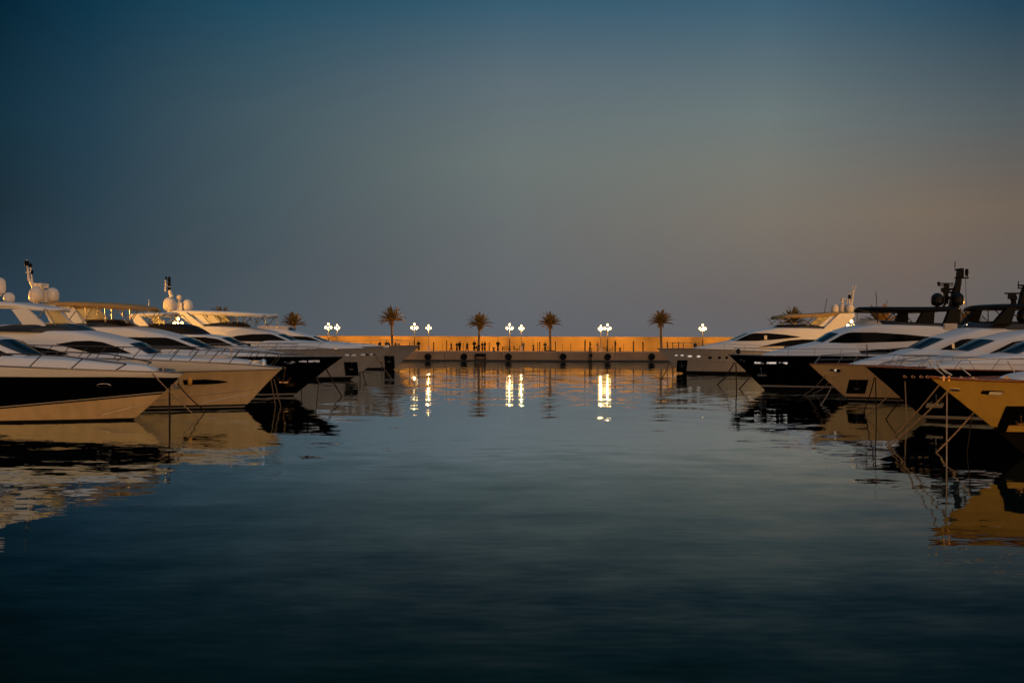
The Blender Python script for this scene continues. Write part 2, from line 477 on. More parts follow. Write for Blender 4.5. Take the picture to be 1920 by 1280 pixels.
# =================================================== yachts whose bows point into the channel, first row
def yacht_black_cream():
    s = Yacht("black hulled yacht with cream lower hull and one oval porthole", 1, 47.9,
              [(343, 701), (322, 722), (305, 737), (285, 757), (250, 787)],
              [(343, 700), (300, 697), (200, 694), (100, 690), (0, 686), (-300, 684)], 20, 5.6)
    low = [(305, 737), (150, 751.5), (0, 765), (-200, 783)]
    off = lambda d: [(x, y + d) for x, y in low]
    s.hull([(0.10, BOOT), (off(1.5), CREAM), (off(-1.0), BLACK), (off(-3.0), STRIPE), ([(343, 708), (200, 706.5), (0, 706), (-300, 706)], BLACK), (None, GEL)], GEL)
    s.tubes("spray_rail", [[(262, 760, 0.7), (225, 769, 1.2), (190, 778, 1.55)]], 0.03, CREAM)
    c = s.tier("coachroof", [(297, 697), (287, 688), (270, 684), (240, 681), (150, 673), (75, 669), (0, 663), (-200, 650)], 2.0, front_w=0.22, front_len=7, tumble=0.35)
    h = s.tier("deckhouse", [(80, 669), (18, 638), (0, 634), (-60, 626), (-200, 622), (-420, 622)], 2.25, front_w=0.55, front_len=3.0, tumble=0.3, wrap=1.1)
    s.windscreen(h, (76, 667), (20, 639))
    s.window(h, [(30, 668), (-20, 648), (-150, 640), (-300, 640)], [(30, 669), (-100, 666), (-300, 664)])
    p = s.porthole(195, 722.5, 9.5, 3.0, GLASS)
    s.railing(2.7, 13, 0.55, step=1.55, lean=0.6, mid=False, h0=0.3, join=False, r=0.03, m=RAILD)
    w = MB(); u, z = s.uz(306, 697, 0)
    w.lathe([(0.2, 0), (0.2, 0.1), (0.1, 0.14), (0.1, 0.24), (0.18, 0.28), (0.0, 0.3)], s.P(u, 0, z - 0.1), 12); w.box(s.P(u + 0.5, 0, z + 0.02), (0.7, 0.3, 0.16)); w.tube([s.P(u - 0.6, 0.1, z + 0.1), s.P(u + 0.2, 0, z + 0.16)], 0.05)
    w.build("windlass", DULL, s.root)
    s.anchor(332, 722, 16, DULL)
    s.rope([(286, 700, 0.9), (374, 785)], "pale rope slanting from the black and cream yacht's deck into the water", r=0.028)
    s.rope([(318, 720, 0.0), (0.05, None)], "dark chain hanging straight from the black and cream yacht's stem", DROPE, 0.045)
    s.rope([(333, 719, 0.1), (388, 770)], "dark rope from the black and cream yacht's anchor to the water", DROPE, 0.03)
    return s

def yacht_eye_window():
    s = Yacht("white yacht with eye-shaped side window and dark slot in its hull", 1, 55.9,
              [(530, 690), (497, 722), (470, 752), (455, 766)],
              [(530, 689), (500, 687), (474, 684), (400, 679.5), (250, 673), (0, 668), (-300, 668)], 22, 6.2)
    s.hull([(0.08, BOOT), (0.13, STRIPE), (0.24, BOOT), ([(531, 693), (340, 698), (0, 702), (-300, 702)], CREAM), ([(531, 692), (340, 696.3), (0, 700.3), (-300, 700)], BOOT), (None, GEL)], GEL)
    s.hpatch("hull_window_or_glint", [(345, 712), (385, 711), (415, 713), (427, 715.5)], [(345, 721), (385, 720.5), (415, 718.5), (427, 715.8)], GLASS)
    s.hpatch("knuckle_line", [(475, 730), (400, 738), (290, 751)], [(475, 731), (400, 739), (290, 752)], GREYW)
    s.hpatch("spray_rail", [(467, 737.5), (420, 746), (380, 754)], [(467, 739), (420, 747.5), (380, 755.5)], GEL, 0.05)
    f = MB(); u, z = s.huz(358, 715); k = F / 53.0
    f.lathe([(0.01, -0.22), (0.12, -0.18), (0.13, 0.14), (0.05, 0.2), (0.04, 0.26)], s.P(u, s.hw(u, z) + 0.15, z), 12)
    f.build("fender", BUOY, s.root)
    c = s.tier("coachroof", [(492, 684), (478, 679), (462, 675), (440, 673), (380, 671), (300, 667), (250, 662), (100, 655)], 2.25, front_w=0.25, front_len=8, tumble=0.4)
    h = s.tier("deckhouse", [(300, 665), (262, 643), (215, 631), (172, 622), (100, 619), (0, 617), (-300, 617)], 2.5, front_w=0.5, front_len=6.0, tumble=0.2, wrap=1.1)
    s.windscreen(h, (298, 664), (264, 644))
    s.window(h, [(105, 645), (140, 639.5), (170, 638.5), (192, 641), (220, 650), (250, 664)], [(105, 645.3), (140, 654), (170, 661), (195, 664.5), (250, 665.5)])
    s.window(h, [(-60, 640), (30, 647), (60, 649), (100, 655), (128, 663)], [(-60, 668), (30, 668), (100, 667), (128, 664.5)])
    fz = lambda u: h.zt(u) - 0.12
    d = s.tier("flybridge_windscreen", [(176, 622), (152, 611), (120, 608.5), (60, 610), (12, 616), (5, 619)], 2.35, base=fz, front_w=0.6, front_len=2.5, tumble=0.3, m=SMOKE, wrap=0.9)
    s.slab("hardtop", [(88, 578), (60, 574), (20, 568), (-60, 566), (-200, 566)], 2.1, 0.22, GEL)
    for v in (1.9,):
        s.leg("arch_leg", [(24, 580), (50, 578), (88, 611), (48, 613)], v, 0.3, GEL)
    s.tubes("hardtop_strut", [[(84, 580, 1.9), (62, 609, 1.9)], [(86, 579, 1.9), (104, 609, 1.9)]], 0.03, DULL)
    s.dome(-1, 520, 551, 22, -0.6); s.dome(17, 548, 566, 20, 0.4)
    s.railing(0.7, 14, 0.62, step=0.95, lean=0.6, mid=False, h0=0.68, r=0.024, m=RAILD)
    w = MB(); u, z = s.uz(474, 681, 0); w.box(s.P(u, 0, z), (0.8, 0.6, 0.35)); w.lathe([(0.16, 0), (0.16, 0.3), (0.05, 0.34)], s.P(u - 0.6, 0, z - 0.1), 12); w.build("windlass", STEEL, s.root)
    t = MB(); u, z = s.uz(434, 672, 0); t.tube([s.P(u, 0, z - 0.3), s.P(u, 0, z + 0.5)], 0.05); t.box(s.P(u, 0, z + 0.45), (0.12, 0.12, 0.3)); t.build("navigation_light_post", CUSH, s.root)
    pd = MB(); u, z = s.uz(392, 668, 0); pd.lathe([(0.001, 0.12), (0.7, 0.1), (0.85, 0.0), (0.8, -0.12)], s.P(u, 0, z), 16, sx=1.4); pd.build("sun_pad", CUSH, s.root)
    s.rope([(508, 709, 0.0), (517, 761)], "taut pale rope from the eye-windowed yacht's stem, outer one of two", r=0.03)
    s.rope([(514, 711, 0.15), (527, 761)], "taut pale rope from the eye-windowed yacht's stem, nearer the tip", r=0.03)
    return s

def yacht_brown_canopy():
    s = Yacht("navy hulled yacht with long brown canopy and golden lit anchor", 1, 67.8,
              [(645, 668), (612, 692), (585, 714), (550, 742)],
              [(645, 668), (510, 668), (250, 669), (-100, 670)], 25, 6.8)
    s.hull([(0.10, BOOT), (0.17, STRIPE), (None, NAVY)], GEL)
    s.hpatch("hull_window_or_glint", [(534, 678), (556, 677)], [(534, 681), (551, 681.5), (556, 678)], GLINTD)  # emission stands for light reflected in these three windows
    s.hpatch("hull_window_or_glint", [(561, 676), (575, 675)], [(561, 678.5), (575, 679)], GLINTD)
    s.hpatch("hull_window_or_glint", [(579, 675.5), (599, 675)], [(579, 679), (599, 679)], GLINTD)
    s.anchor(533, 707, 27, BRONZE, pocket=(512, 694, 553, 724), plate=(536, 718, 552, 724))
    c = s.tier("coachroof", [(540, 668), (500, 663), (440, 659), (395, 655), (300, 651), (250, 648)], 2.3, front_w=0.2, front_len=8, tumble=0.4)
    h = s.tier("deckhouse", [(408, 657), (352, 634), (330, 628), (300, 621), (262, 614.5), (170, 613), (0, 612), (-200, 612)], 2.7, front_w=0.5, front_len=6, tumble=0.15, wrap=1.1)
    s.window(h, [(150, 632), (232, 632), (300, 632.5), (345, 634), (395, 653)], [(150, 654), (300, 654.5), (350, 654.5), (395, 654)])
    s.windscreen(h, (405, 656), (355, 635.5))
    fz = lambda u: h.zt(u) - 0.1
    d = s.tier("flybridge_windscreen", [(262, 615), (245, 607), (226, 601), (180, 601), (157, 603)], 2.2, base=fz, front_w=0.6, front_len=2.5, tumble=0.3, m=SMOKE, wrap=0.9)
    s.windscreen(d, (258, 613), (230, 602), wiper=False, name="glass_panel")
    s.slab("canopy", [(268, 577), (240, 572), (200, 569), (135, 566), (100, 566), (50, 570)], 2.3, 0.30, CANVAS)
    s.leg("arch_leg", [(80, 572), (104, 572), (128, 606), (96, 606)], 2.3, 0.3, GEL)
    s.leg("arch_leg", [(112, 572), (136, 572), (164, 606), (134, 606)], 2.0, 0.3, GEL)
    zz = []
    for a, b in (((155, 606), (176, 573)), ((176, 573), (198, 603)), ((198, 603), (217, 574)), ((217, 574), (238, 606)), ((238, 606), (262, 577)), ((118, 574), (130, 606)), ((160, 573), (161, 600)), ((196, 573), (198, 603)), ((138, 572), (98, 606)), ((184, 573), (182, 590)), ((236, 604), (250, 577))):
        zz.append([(a[0], a[1], 2.15), (b[0], b[1], 2.15)])
    s.tubes("canopy_strut", zz, 0.03, DULL)
    s.dome(68, 537, 566, 26, 0.5); s.dome(98, 539, 566, 24, -0.4)
    a = MB()
    q = lambda px, py, v=0.0: s.P(*(lambda t: (t[0], v, t[1]))(s.uz(px, py, v)))
    a.tube([q(64, 540), (q(58, 528)), q(54, 522)], [0.16, 0.12, 0.07]); a.tube([q(54, 526), q(52, 508), q(50, 487)], [0.07, 0.05, 0.045]); a.tube([q(60, 530), q(59, 515), q(57, 500)], [0.07, 0.045, 0.05])
    a.tube([q(48, 511), q(60, 509)], 0.035)
    a.build("mast", DOME, s.root)
    a = MB(); a.lathe([(0.14, 0), (0.16, 0.1), (0.14, 0.3), (0.02, 0.36)], q(50, 498), 10); a.lathe([(0.1, 0), (0.12, 0.12), (0.02, 0.3)], q(57, 501), 10); a.lathe([(0.08, 0), (0.09, 0.2), (0.02, 0.3)], q(60, 514), 10)
    a.build("navigation_light", CBLACK, s.root)
    a = MB(); a.box(q(78, 535), (0.45, 1.1, 0.26)); a.tube([q(80, 549), q(79, 537)], 0.1); a.build("radar_scanner", DOME, s.root)
    a = MB(); a.box(q(84, 555), (0.5, 0.5, 0.8)); a.tube([q(84, 562), q(84, 548)], 0.08); a.build("horn_bracket", DOME, s.root)
    s.railing(0.9, 16, 0.62, step=1.6, lean=0.5, mid=True, h0=0.45)
    s.rope([(565, 668, 1.3), (566, 722)], "rope hanging straight down the brown-canopied navy hull amidships of its hull windows", r=0.04)
    s.rope([(590, 676, 0.9), (599, 716)], "rope hanging from the hull windows of the navy yacht near its tip", r=0.035)
    s.rope([(612, 692, 0.0), (642, 743)], "dark rope running from the brown-canopied navy yacht's stem out to the water", DROPE, 0.045)
    return s

def yacht_black_cover():
    s = Yacht("yacht with black flybridge cover, hull hidden behind the brown-canopied navy yacht", 1, 81.0,
              [(565, 663), (540, 682), (520, 700), (500, 724)],
              [(565, 663), (450, 663), (300, 664), (0, 664)], 24, 6.6)
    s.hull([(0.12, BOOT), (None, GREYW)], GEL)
    c = s.tier("coachroof", [(540, 664), (500, 657), (470, 652), (430, 649), (350, 648)], 2.3, front_w=0.25, front_len=8, tumble=0.4)
    h = s.tier("deckhouse", [(473, 653), (462, 649), (428, 633), (400, 629), (335, 626), (200, 625), (50, 625)], 2.7, front_w=0.5, front_len=6, tumble=0.15, wrap=1.1)
    s.window(h, [(250, 631), (340, 631), (400, 632), (425, 633), (448, 647)], [(250, 648), (400, 648), (448, 648)])
    s.windscreen(h, (460, 648), (430, 634.5))
    s.tier("flybridge_cover", [(396, 629), (380, 619), (362, 611.5), (345, 609.5), (300, 609), (262, 609), (255, 612)], 2.4, base=lambda u: h.zt(u) - 0.1, front_w=0.55, front_len=3, tumble=0.25, m=DCANVAS, wrap=0.9)
    s.slab("hardtop", [(312, 586), (290, 586.5), (262, 587), (235, 589)], 2.2, 0.25, GEL)
    s.leg("arch_leg", [(246, 591), (262, 591), (280, 611), (256, 611)], 2.1, 0.3, GEL)
    s.tubes("hardtop_strut", [[(310, 588, 2.0), (282, 610, 2.0)], [(311, 588, 2.0), (330, 608, 2.0)], [(308, 600, 2.0), (308, 610, 2.0)], [(298, 590, 2.0), (299, 610, 2.0)]], 0.035, DULL)
    s.tubes("whip_aerial", [[(279, 592, 0.0), (279, 562, 0.0)]], 0.025, DOME, both=False)
    s.railing(0.9, 15, 0.8, step=1.7, lean=0.4)
    return s

def yacht_two_domes():
    s = Yacht("white yacht with two domes above a long golden hardtop", 1, 93.5,
              [(736, 652), (700, 681), (678, 698), (655, 713)],
              [(736, 652), (700, 652.5), (640, 654), (560, 655), (450, 656), (100, 657)], 28, 7.2)
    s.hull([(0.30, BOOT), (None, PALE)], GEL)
    s.hpatch("hull_window_or_glint", [(647, 664), (667, 664)], [(647, 667), (667, 667)], GLINTD)  # glow painted on both panes for their reflections
    s.hpatch("hull_window_or_glint", [(676, 663.5), (704, 663)], [(676, 666.5), (704, 665.5)], GLINTD)
    s.anchor(659, 688, 12, DULL, pocket=(648, 678.5, 670, 704))
    c = s.tier("coachroof", [(684, 653), (672, 649), (640, 644), (600, 641.5), (555, 639), (400, 636)], 2.6, front_w=0.2, front_len=9, tumble=0.3)
    h = s.tier("deckhouse", [(562, 641), (530, 627), (515, 622), (470, 615), (420, 612), (390, 611), (300, 611), (150, 612)], 2.9, front_w=0.5, front_len=7, tumble=0.12, wrap=1.1)
    s.window(h, [(428, 634), (445, 629), (470, 626.5), (500, 626), (523, 626.5), (548, 640)], [(428, 635), (450, 639.5), (500, 640.5), (548, 640.5)])
    s.window(h, [(440, 641), (455, 641), (470, 645)], [(440, 648), (458, 651), (470, 648)])
    s.windscreen(h, (560, 640), (532, 628))
    s.tier("flybridge_windscreen", [(474, 616), (462, 606), (445, 604.5), (420, 606), (395, 609), (388, 611)], 2.5, base=lambda u: h.zt(u) - 0.1, front_w=0.6, front_len=3, tumble=0.3, m=SMOKE, wrap=0.9)
    s.slab("hardtop", [(506, 589), (480, 588), (440, 585), (380, 583), (330, 582), (306, 583)], 2.5, 0.36, GEL)
    s.leg("arch_leg", [(322, 585), (348, 585), (384, 612), (364, 612), (345, 597)], 2.5, 0.4, GEL)
    s.leg("arch_leg", [(362, 588), (378, 588), (396, 610), (380, 610)], 2.2, 0.3, GEL)
    s.leg("arch_leg", [(388, 588), (398, 588), (418, 609), (398, 609)], 1.9, 0.3, GEL)
    zz = [[(432, 606, 2.3), (452, 589, 2.3)], [(452, 589, 2.3), (460, 607, 2.3)], [(453, 606, 2.3), (464, 590, 2.3)], [(464, 590, 2.3), (480, 611, 2.3)], [(478, 610, 2.3), (496, 591, 2.3)], [(498, 591, 2.3), (498, 614, 2.3)], [(445, 589, 2.3), (445, 606, 2.3)], [(405, 590, 2.3), (430, 606, 2.3)], [(340, 590, 2.0), (300, 612, 2.0)]]
    s.tubes("hardtop_strut", zz, 0.04, DULL)
    s.dome(318, 557, 582, 23, 0.5); s.dome(352, 561, 582, 19, -0.3)
    q = lambda px, py, v=0.0: s.P(*(lambda t: (t[0], v, t[1]))(s.uz(px, py, v)))
    a = MB(); a.box(q(337, 575), (0.55, 0.6, 0.7)); a.tube([q(336, 572), q(336, 562)], 0.13); a.lathe([(0.12, 0), (0.22, 0.05), (0.24, 0.3), (0.2, 0.42), (0.02, 0.46)], q(336, 562), 12); a.build("radar_scanner", DOME, s.root)
    a = MB(); a.tube([q(322, 557), q(318, 545)], [0.22, 0.14]); a.tube([q(318, 546), q(317, 522)], [0.1, 0.07]); a.tube([q(310, 546), q(311, 520)], [0.09, 0.05]); a.tube([q(310, 536), q(319, 534)], 0.05); a.build("mast", DOME, s.root)
    a = MB()
    for py in (541, 534, 528, 522):
        a.lathe([(0.09, -0.15), (0.15, -0.1), (0.15, 0.12), (0.05, 0.16)], q(317, py), 10)
    a.lathe([(0.07, -0.15), (0.1, 0), (0.05, 0.2)], q(311, 522), 10)
    a.build("navigation_light", CBLACK, s.root)
    s.railing(6.5, 18, 0.6, step=1.8, lean=0.3)
    b = MB(); b.tube([q(728, 651), q(728, 647.5), q(725, 647)], 0.07); b.box(q(724, 650), (0.5, 0.3, 0.2)); b.build("bow_fitting", STEEL, s.root)
    s.rope([(704, 665, 0.9), (735, 710)], "thin rope slanting off the bow of the white yacht with golden hardtop", r=0.04)
    s.rope([(675, 697, 0.1), (676, 724)], "rope dropping straight beside the anchor pocket of the golden-hardtop yacht", DROPE, 0.045)
    s.rope([(680, 697, 0.0), (689, 722)], "rope curving from the golden-hardtop yacht's stem, beside a straight one", DROPE, 0.045)
    return s

def yacht_far_grey():
    s = Yacht("grey yacht whose sharp bow overlaps the lamplit quay, yellow seat on top", 1, 125.0,
              [(787, 648), (760, 672), (738, 692)],
              [(787, 647.5), (740, 648), (680, 650), (600, 651), (300, 652)], 30, 7.4)
    s.hull([(0.22, BOOT), (None, GREYW)], GEL)
    s.anchor(730, 675, 10, DULL, pocket=(722, 667, 739, 689))
    c = s.tier("coachroof", [(715, 648), (690, 645), (650, 643), (620, 641), (500, 640)], 2.6, front_w=0.2, front_len=9, tumble=0.3)
    h = s.tier("deckhouse", [(622, 642), (592, 631), (575, 627), (545, 619), (520, 617), (480, 616), (300, 616)], 3.0, front_w=0.5, front_len=7, tumble=0.12, wrap=1.1)
    s.window(h, [(500, 630), (545, 630), (588, 631), (612, 641)], [(500, 641), (612, 641.5)])
    s.windscreen(h, (619, 641), (594, 632), wiper=False)
    s.tier("flybridge_windscreen", [(556, 621), (548, 615), (540, 614), (536, 616)], 2.4, base=lambda u: h.zt(u) - 0.1, front_w=0.6, front_len=2, m=SMOKE, wrap=0.9)
    s.tier("flybridge_seat", [(546, 612), (540, 610.5), (500, 610.5), (492, 612)], 2.4, base=lambda u: h.zt(u) - 0.05, front_w=0.8, front_len=2, m=CUSH)
    s.railing(1.0, 20, 0.75, step=1.8, lean=0.2, h0=0.5)
    s.rope([(716, 676, 0.6), (716, 696)], "thin rope dropping beside the far grey yacht's anchor pocket", DROPE, 0.05)
    return s

# =================================================== yachts on the opposite row
def yacht_lit_portholes():
    s = Yacht("white yacht with lit round portholes and three domes by a mast", -1, 113.0,
              [(1232, 653), (1255, 677), (1270, 691), (1282, 701)],
              [(1232, 653), (1300, 653.5), (1380, 656), (1450, 659), (1700, 664)], 28, 7.2)
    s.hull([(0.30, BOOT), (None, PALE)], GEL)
    for px, py, rw, rh in ((1268, 666, 2.6, 1.0), (1279, 666, 2.9, 1.1), (1293.5, 667.7, 4.0, 1.6), (1310, 668, 3.4, 1.8)):
        s.porthole(px, py, rw, rh, LITW, rim=False)
    for px, py, rw, rh in ((1331.5, 670.5, 3.6, 2.3), (1349, 670.5, 2.8, 2.3), (1362.5, 670.5, 2.8, 2.3)):
        s.porthole(px, py, rw, rh, GLASS, rim=False)
    s.hpatch("knuckle_line", [(1288, 675), (1330, 677), (1400, 681)], [(1288, 675.7), (1330, 677.8), (1400, 682)], GREYW)
    s.anchor(1278, 684, 9, DULL, pocket=(1270, 675, 1287, 697.5))
    h = s.tier("deckhouse", [(1294, 654), (1320, 648), (1345, 643), (1368, 639), (1397, 625), (1412, 621), (1450, 615), (1500, 615), (1560, 617), (1620, 617), (1760, 617)], 2.9, front_w=0.12, front_len=12, tumble=0.12, power=1.6, wrap=0.6)
    s.windscreen(h, (1370, 638.5), (1396, 626), wiper=False)
    s.window(h, [(1376, 639), (1399, 625.5), (1420, 624.5), (1440, 624.5), (1475, 627.5), (1501, 631.5)], [(1376, 639.3), (1420, 639), (1460, 636), (1501, 632)])
    s.window(h, [(1433, 629), (1438, 628.5)], [(1433, 636.5), (1438, 636.5)], GLOWP, "lit_or_glint_pane", 0.03)
    s.window(h, [(1424, 651), (1450, 649.5), (1470, 649)], [(1424, 652), (1450, 653.5), (1470, 653.5)], GLOWP, "lit_or_glint_pane", 0.03)
    s.window(h, [(1422, 651), (1450, 644), (1478, 638), (1505, 636), (1600, 638)], [(1422, 651.5), (1450, 652), (1475, 652), (1505, 648), (1600, 645)])
    f = s.tier("flybridge_windscreen", [(1448, 616), (1456, 610), (1470, 609), (1500, 609), (1532, 612), (1540, 615)], 2.4, base=lambda u: h.zt(u) - 0.1, front_w=0.6, front_len=3, m=SMOKE, wrap=0.9)
    q = lambda px, py, v=0.0: s.P(*(lambda t: (t[0], v, t[1]))(s.uz(px, py, v)))
    a = MB(); a.ball(q(1490, 610), 0.35, 8); a.ball(q(1517, 611), 0.3, 8); a.box(q(1500, 612.5), (3.0, 2.5, 0.4)); a.build("flybridge_seat", CUSH, s.root)
    s.slab("canopy", [(1458, 594), (1480, 590), (1530, 588.5), (1560, 586), (1590, 586), (1602, 586)], 2.4, 0.36, CANVAS)
    s.leg("arch_leg", [(1573, 588), (1600, 587), (1602, 592), (1572, 622), (1540, 620)], 2.4, 0.35, GEL)
    s.leg("arch_leg", [(1558, 590), (1576, 589), (1560, 606), (1540, 617), (1528, 617)], 2.1, 0.3, GEL)
    zz = [[(1459, 595, 2.3), (1470, 609, 2.3)], [(1484, 593, 2.3), (1462, 609, 2.3)], [(1476, 594, 2.3), (1490, 609, 2.3)], [(1502, 594, 2.3), (1517, 611, 2.3)], [(1512, 611, 2.3), (1526, 594, 2.3)], [(1524, 595, 2.3), (1540, 605, 2.3)], [(1527, 614, 2.3), (1547, 593, 2.3)]]
    s.tubes("canopy_strut", zz, 0.04, DULL)
    s.dome(1565, 570, 587, 14, 0.6); s.dome(1579, 568, 587, 13, -0.4); s.dome(1593, 569, 586, 15, 0.2)
    a = MB(); a.lathe([(0.1, 0), (0.16, 0.2), (0.08, 0.5), (0.3, 0.52), (0.3, 0.6)], q(1579, 569), 10); a.build("radar_scanner", DOME, s.root)
    a = MB(); a.tube([q(1596, 570), q(1600, 545)], [0.16, 0.1]); a.tube([q(1600, 548), q(1605, 534)], 0.05); a.tube([q(1592, 570), q(1593, 546)], [0.12, 0.05]); a.tube([q(1597, 555), q(1599, 536)], 0.04); a.tube([q(1588, 569), q(1588, 560)], 0.05); a.build("mast", DOME, s.root)
    a = MB(); a.lathe([(0.12, -0.2), (0.18, 0), (0.15, 0.25), (0.04, 0.3)], q(1592.5, 557), 10); a.build("navigation_light", CBLACK, s.root)
    s.tubes("whip_aerial", [[(1545, 587, 0.5), (1548, 572, 0.5), (1550, 560, 0.5)]], 0.03, CBLACK, both=False)
    s.railing(0.6, 20, 0.62, step=2.0, lean=0.1, h0=0.6)
    s.rope([(1262, 686, 0.1), (1262, 712)], "rope hanging straight below the bow of the yacht with lit portholes", DROPE, 0.05)
    s.rope([(1255, 678, 0.0), (1236, 712)], "slack rope in front of the yacht with lit portholes, slanting to the quay", DROPE, 0.05)
    return s

def yacht_black_domes():
    s = Yacht("black hulled yacht with black domes and radar mast on black hardtop", -1, 77.3,
              [(1366, 665), (1395, 692), (1425, 722), (1434, 731)],
              [(1366, 664.5), (1410, 666), (1450, 667), (1530, 667), (1750, 668)], 27, 7.2)
    s.hull([(0.28, BOOT), (0.40, STRIPE), (None, BLACK)], GEL)
    s.hpatch("hull_window_or_glint", [(1389, 673.5), (1399, 672.5)], [(1390, 677), (1397, 677.5)], GLINTB)  # reflected sky and lamps, painted as emission on four panes
    s.hpatch("hull_window_or_glint", [(1415, 678), (1433, 678)], [(1415, 681.5), (1433, 681.5)], GLINTB)
    s.hpatch("hull_window_or_glint", [(1438, 678.5), (1455, 678.5)], [(1438, 682), (1455, 682)], GLINTB)
    s.hpatch("hull_window_or_glint", [(1461, 679), (1476, 679)], [(1461, 682.5), (1476, 682.5)], GLINTB)
    s.anchor(1427, 699, 13, STEEL, plate=(1420, 702.5, 1437, 704.5), plm=STRIPE)
    c = s.tier("coachroof", [(1430, 665), (1455, 658), (1480, 652), (1505, 647), (1530, 642.5), (1700, 640)], 2.6, front_w=0.2, front_len=8, tumble=0.25)
    h = s.tier("deckhouse", [(1526, 643.5), (1556, 625), (1575, 618), (1595, 613), (1622, 609), (1700, 610), (1772, 613), (1900, 616), (2100, 616)], 2.95, front_w=0.55, front_len=6, tumble=0.12, wrap=1.1)
    s.windscreen(h, (1529, 642), (1555, 626), wiper=False)
    s.window(h, [(1542, 643), (1560, 624.5), (1600, 623), (1640, 623), (1700, 627), (1760, 633)], [(1542, 643.5), (1600, 643), (1700, 640), (1760, 636)])
    s.window(h, [(1530, 662), (1620, 657), (1700, 651), (1800, 647)], [(1530, 664.5), (1620, 664), (1700, 663), (1800, 662)])  # dark strip for the band along the side deck, not a real window
    fz = lambda u: h.zt(u) - 0.1
    s.tier("flybridge_windscreen", [(1615, 609), (1620, 602), (1650, 603), (1700, 606), (1772, 608), (1778, 612)], 2.55, base=fz, front_w=0.7, front_len=2.5, tumble=0.2, m=SMOKE, wrap=0.9)
    s.tier("flybridge_bow_cushion", [(1612, 610), (1617, 600.5), (1632, 601), (1636, 606)], 2.0, base=fz, front_w=0.7, front_len=1.0, tumble=0.2, m=CUSH)
    q = lambda px, py, v=0.0: s.P(*(lambda t: (t[0], v, t[1]))(s.uz(px, py, v)))
    a = MB(); a.box(q(1781, 611.5, 2.6), (0.95, 0.4, 0.42)); a.build("cream_side_panel", CUSH, s.root)
    a = MB(); a.box(q(1802, 612, 2.5), (0.65, 0.6, 0.28)); a.build("sun_pad", BLUEC, s.root)
    s.slab("hardtop", [(1630, 577), (1650, 576), (1700, 576.5), (1760, 576.5), (1800, 575.5), (1813, 575)], 2.5, 0.32, CBLACK)
    s.leg("hardtop_pillar", [(1730, 582), (1746.5, 582), (1747, 606), (1717, 606)], 2.3, 0.35, CBLACK)
    s.leg("hardtop_pillar", [(1779, 580), (1799, 579), (1797, 608), (1768, 608)], 2.3, 0.45, CBLACK)
    s.tubes("hardtop_strut", [[(1645, 580, 2.2), (1645, 606, 2.2)], [(1671, 584, 2.2), (1692, 606, 2.2)], [(1692, 584, 2.2), (1712, 606, 2.2)], [(1671, 590, 2.2), (1688, 584, 2.2)]], 0.03, CBLACK)
    s.dome(1757, 549, 573, 22, 0.4, DDOME); s.dome(1795, 548, 573, 23, 0.6, DDOME)
    a = MB(); a.prism([(lambda t: (-s.d * t[0], t[1]))(s.uz(px, py, 0)) for px, py in ((1779, 577), (1784, 552), (1792, 530), (1795, 505), (1802, 505), (1800, 532), (1798, 545), (1796, 577))], -0.2, 0.2)
    a.tube([q(1790, 506), q(1803, 504)], 0.08); a.tube([q(1790, 503), q(1790, 490)], 0.035); a.tube([q(1800, 521), q(1815, 521)], 0.07); a.tube([q(1805, 521), q(1805, 503)], 0.07); a.tube([q(1789, 521), q(1796, 521)], 0.05)
    a.lathe([(0.05, -0.3), (0.12, -0.2), (0.14, 0), (0.12, 0.25), (0.03, 0.3)], q(1812, 511), 10); a.tube([q(1814.5, 521), q(1814.5, 517)], 0.03); a.tube([q(1810, 522), q(1811.5, 576)], 0.018); a.tube([q(1776, 543), q(1792, 541)], 0.1); a.tube([q(1774, 548), q(1790, 548)], 0.09); a.tube([q(1768, 576), q(1780, 556)], 0.09)
    a.build("mast", CBLACK, s.root)
    a = MB(); a.box(q(1773, 558), (0.28, 0.3, 0.95)); a.box(q(1773, 544), (0.45, 0.4, 0.4)); a.box(q(1774, 537), (0.3, 0.3, 0.35)); a.box(q(1772, 531.5), (1.2, 0.16, 0.1)); a.box(q(1772, 535.5), (1.15, 0.14, 0.08)); a.tube([q(1760, 535), q(1759, 528)], 0.1); a.box(q(1768, 543), (0.28, 0.28, 0.3)); a.build("radar_scanner", CBLACK, s.root)
    s.tubes("whip_aerial", [[(1644, 578, 0.6), (1642, 546, 0.6)], [(1662, 577, -0.6), (1663, 562, -0.6)]], 0.025, CBLACK, both=False)
    s.railing(0.4, 13, 0.52, step=1.7, lean=-0.1, h0=0.52)
    a = MB(); a.ball(q(1384.5, 658.5), 0.19, 8, sz=1.1); a.build("mooring_ball", CBLACK, s.root)
    s.rope([(1377, 680, 0.0), (1345, 720)], "dark rope slanting from the black domed yacht's bow past its neighbour's hull", DROPE, 0.05)
    s.rope([(1413, 697, 0.2), (1386, 729)], "dark rope slanting from below the hull windows of the black domed yacht", DROPE, 0.045)
    s.rope([(1380, 680, 0.1), (0.05, None)], "dark rope hanging straight from the black domed yacht's stem", DROPE, 0.045)
    return s

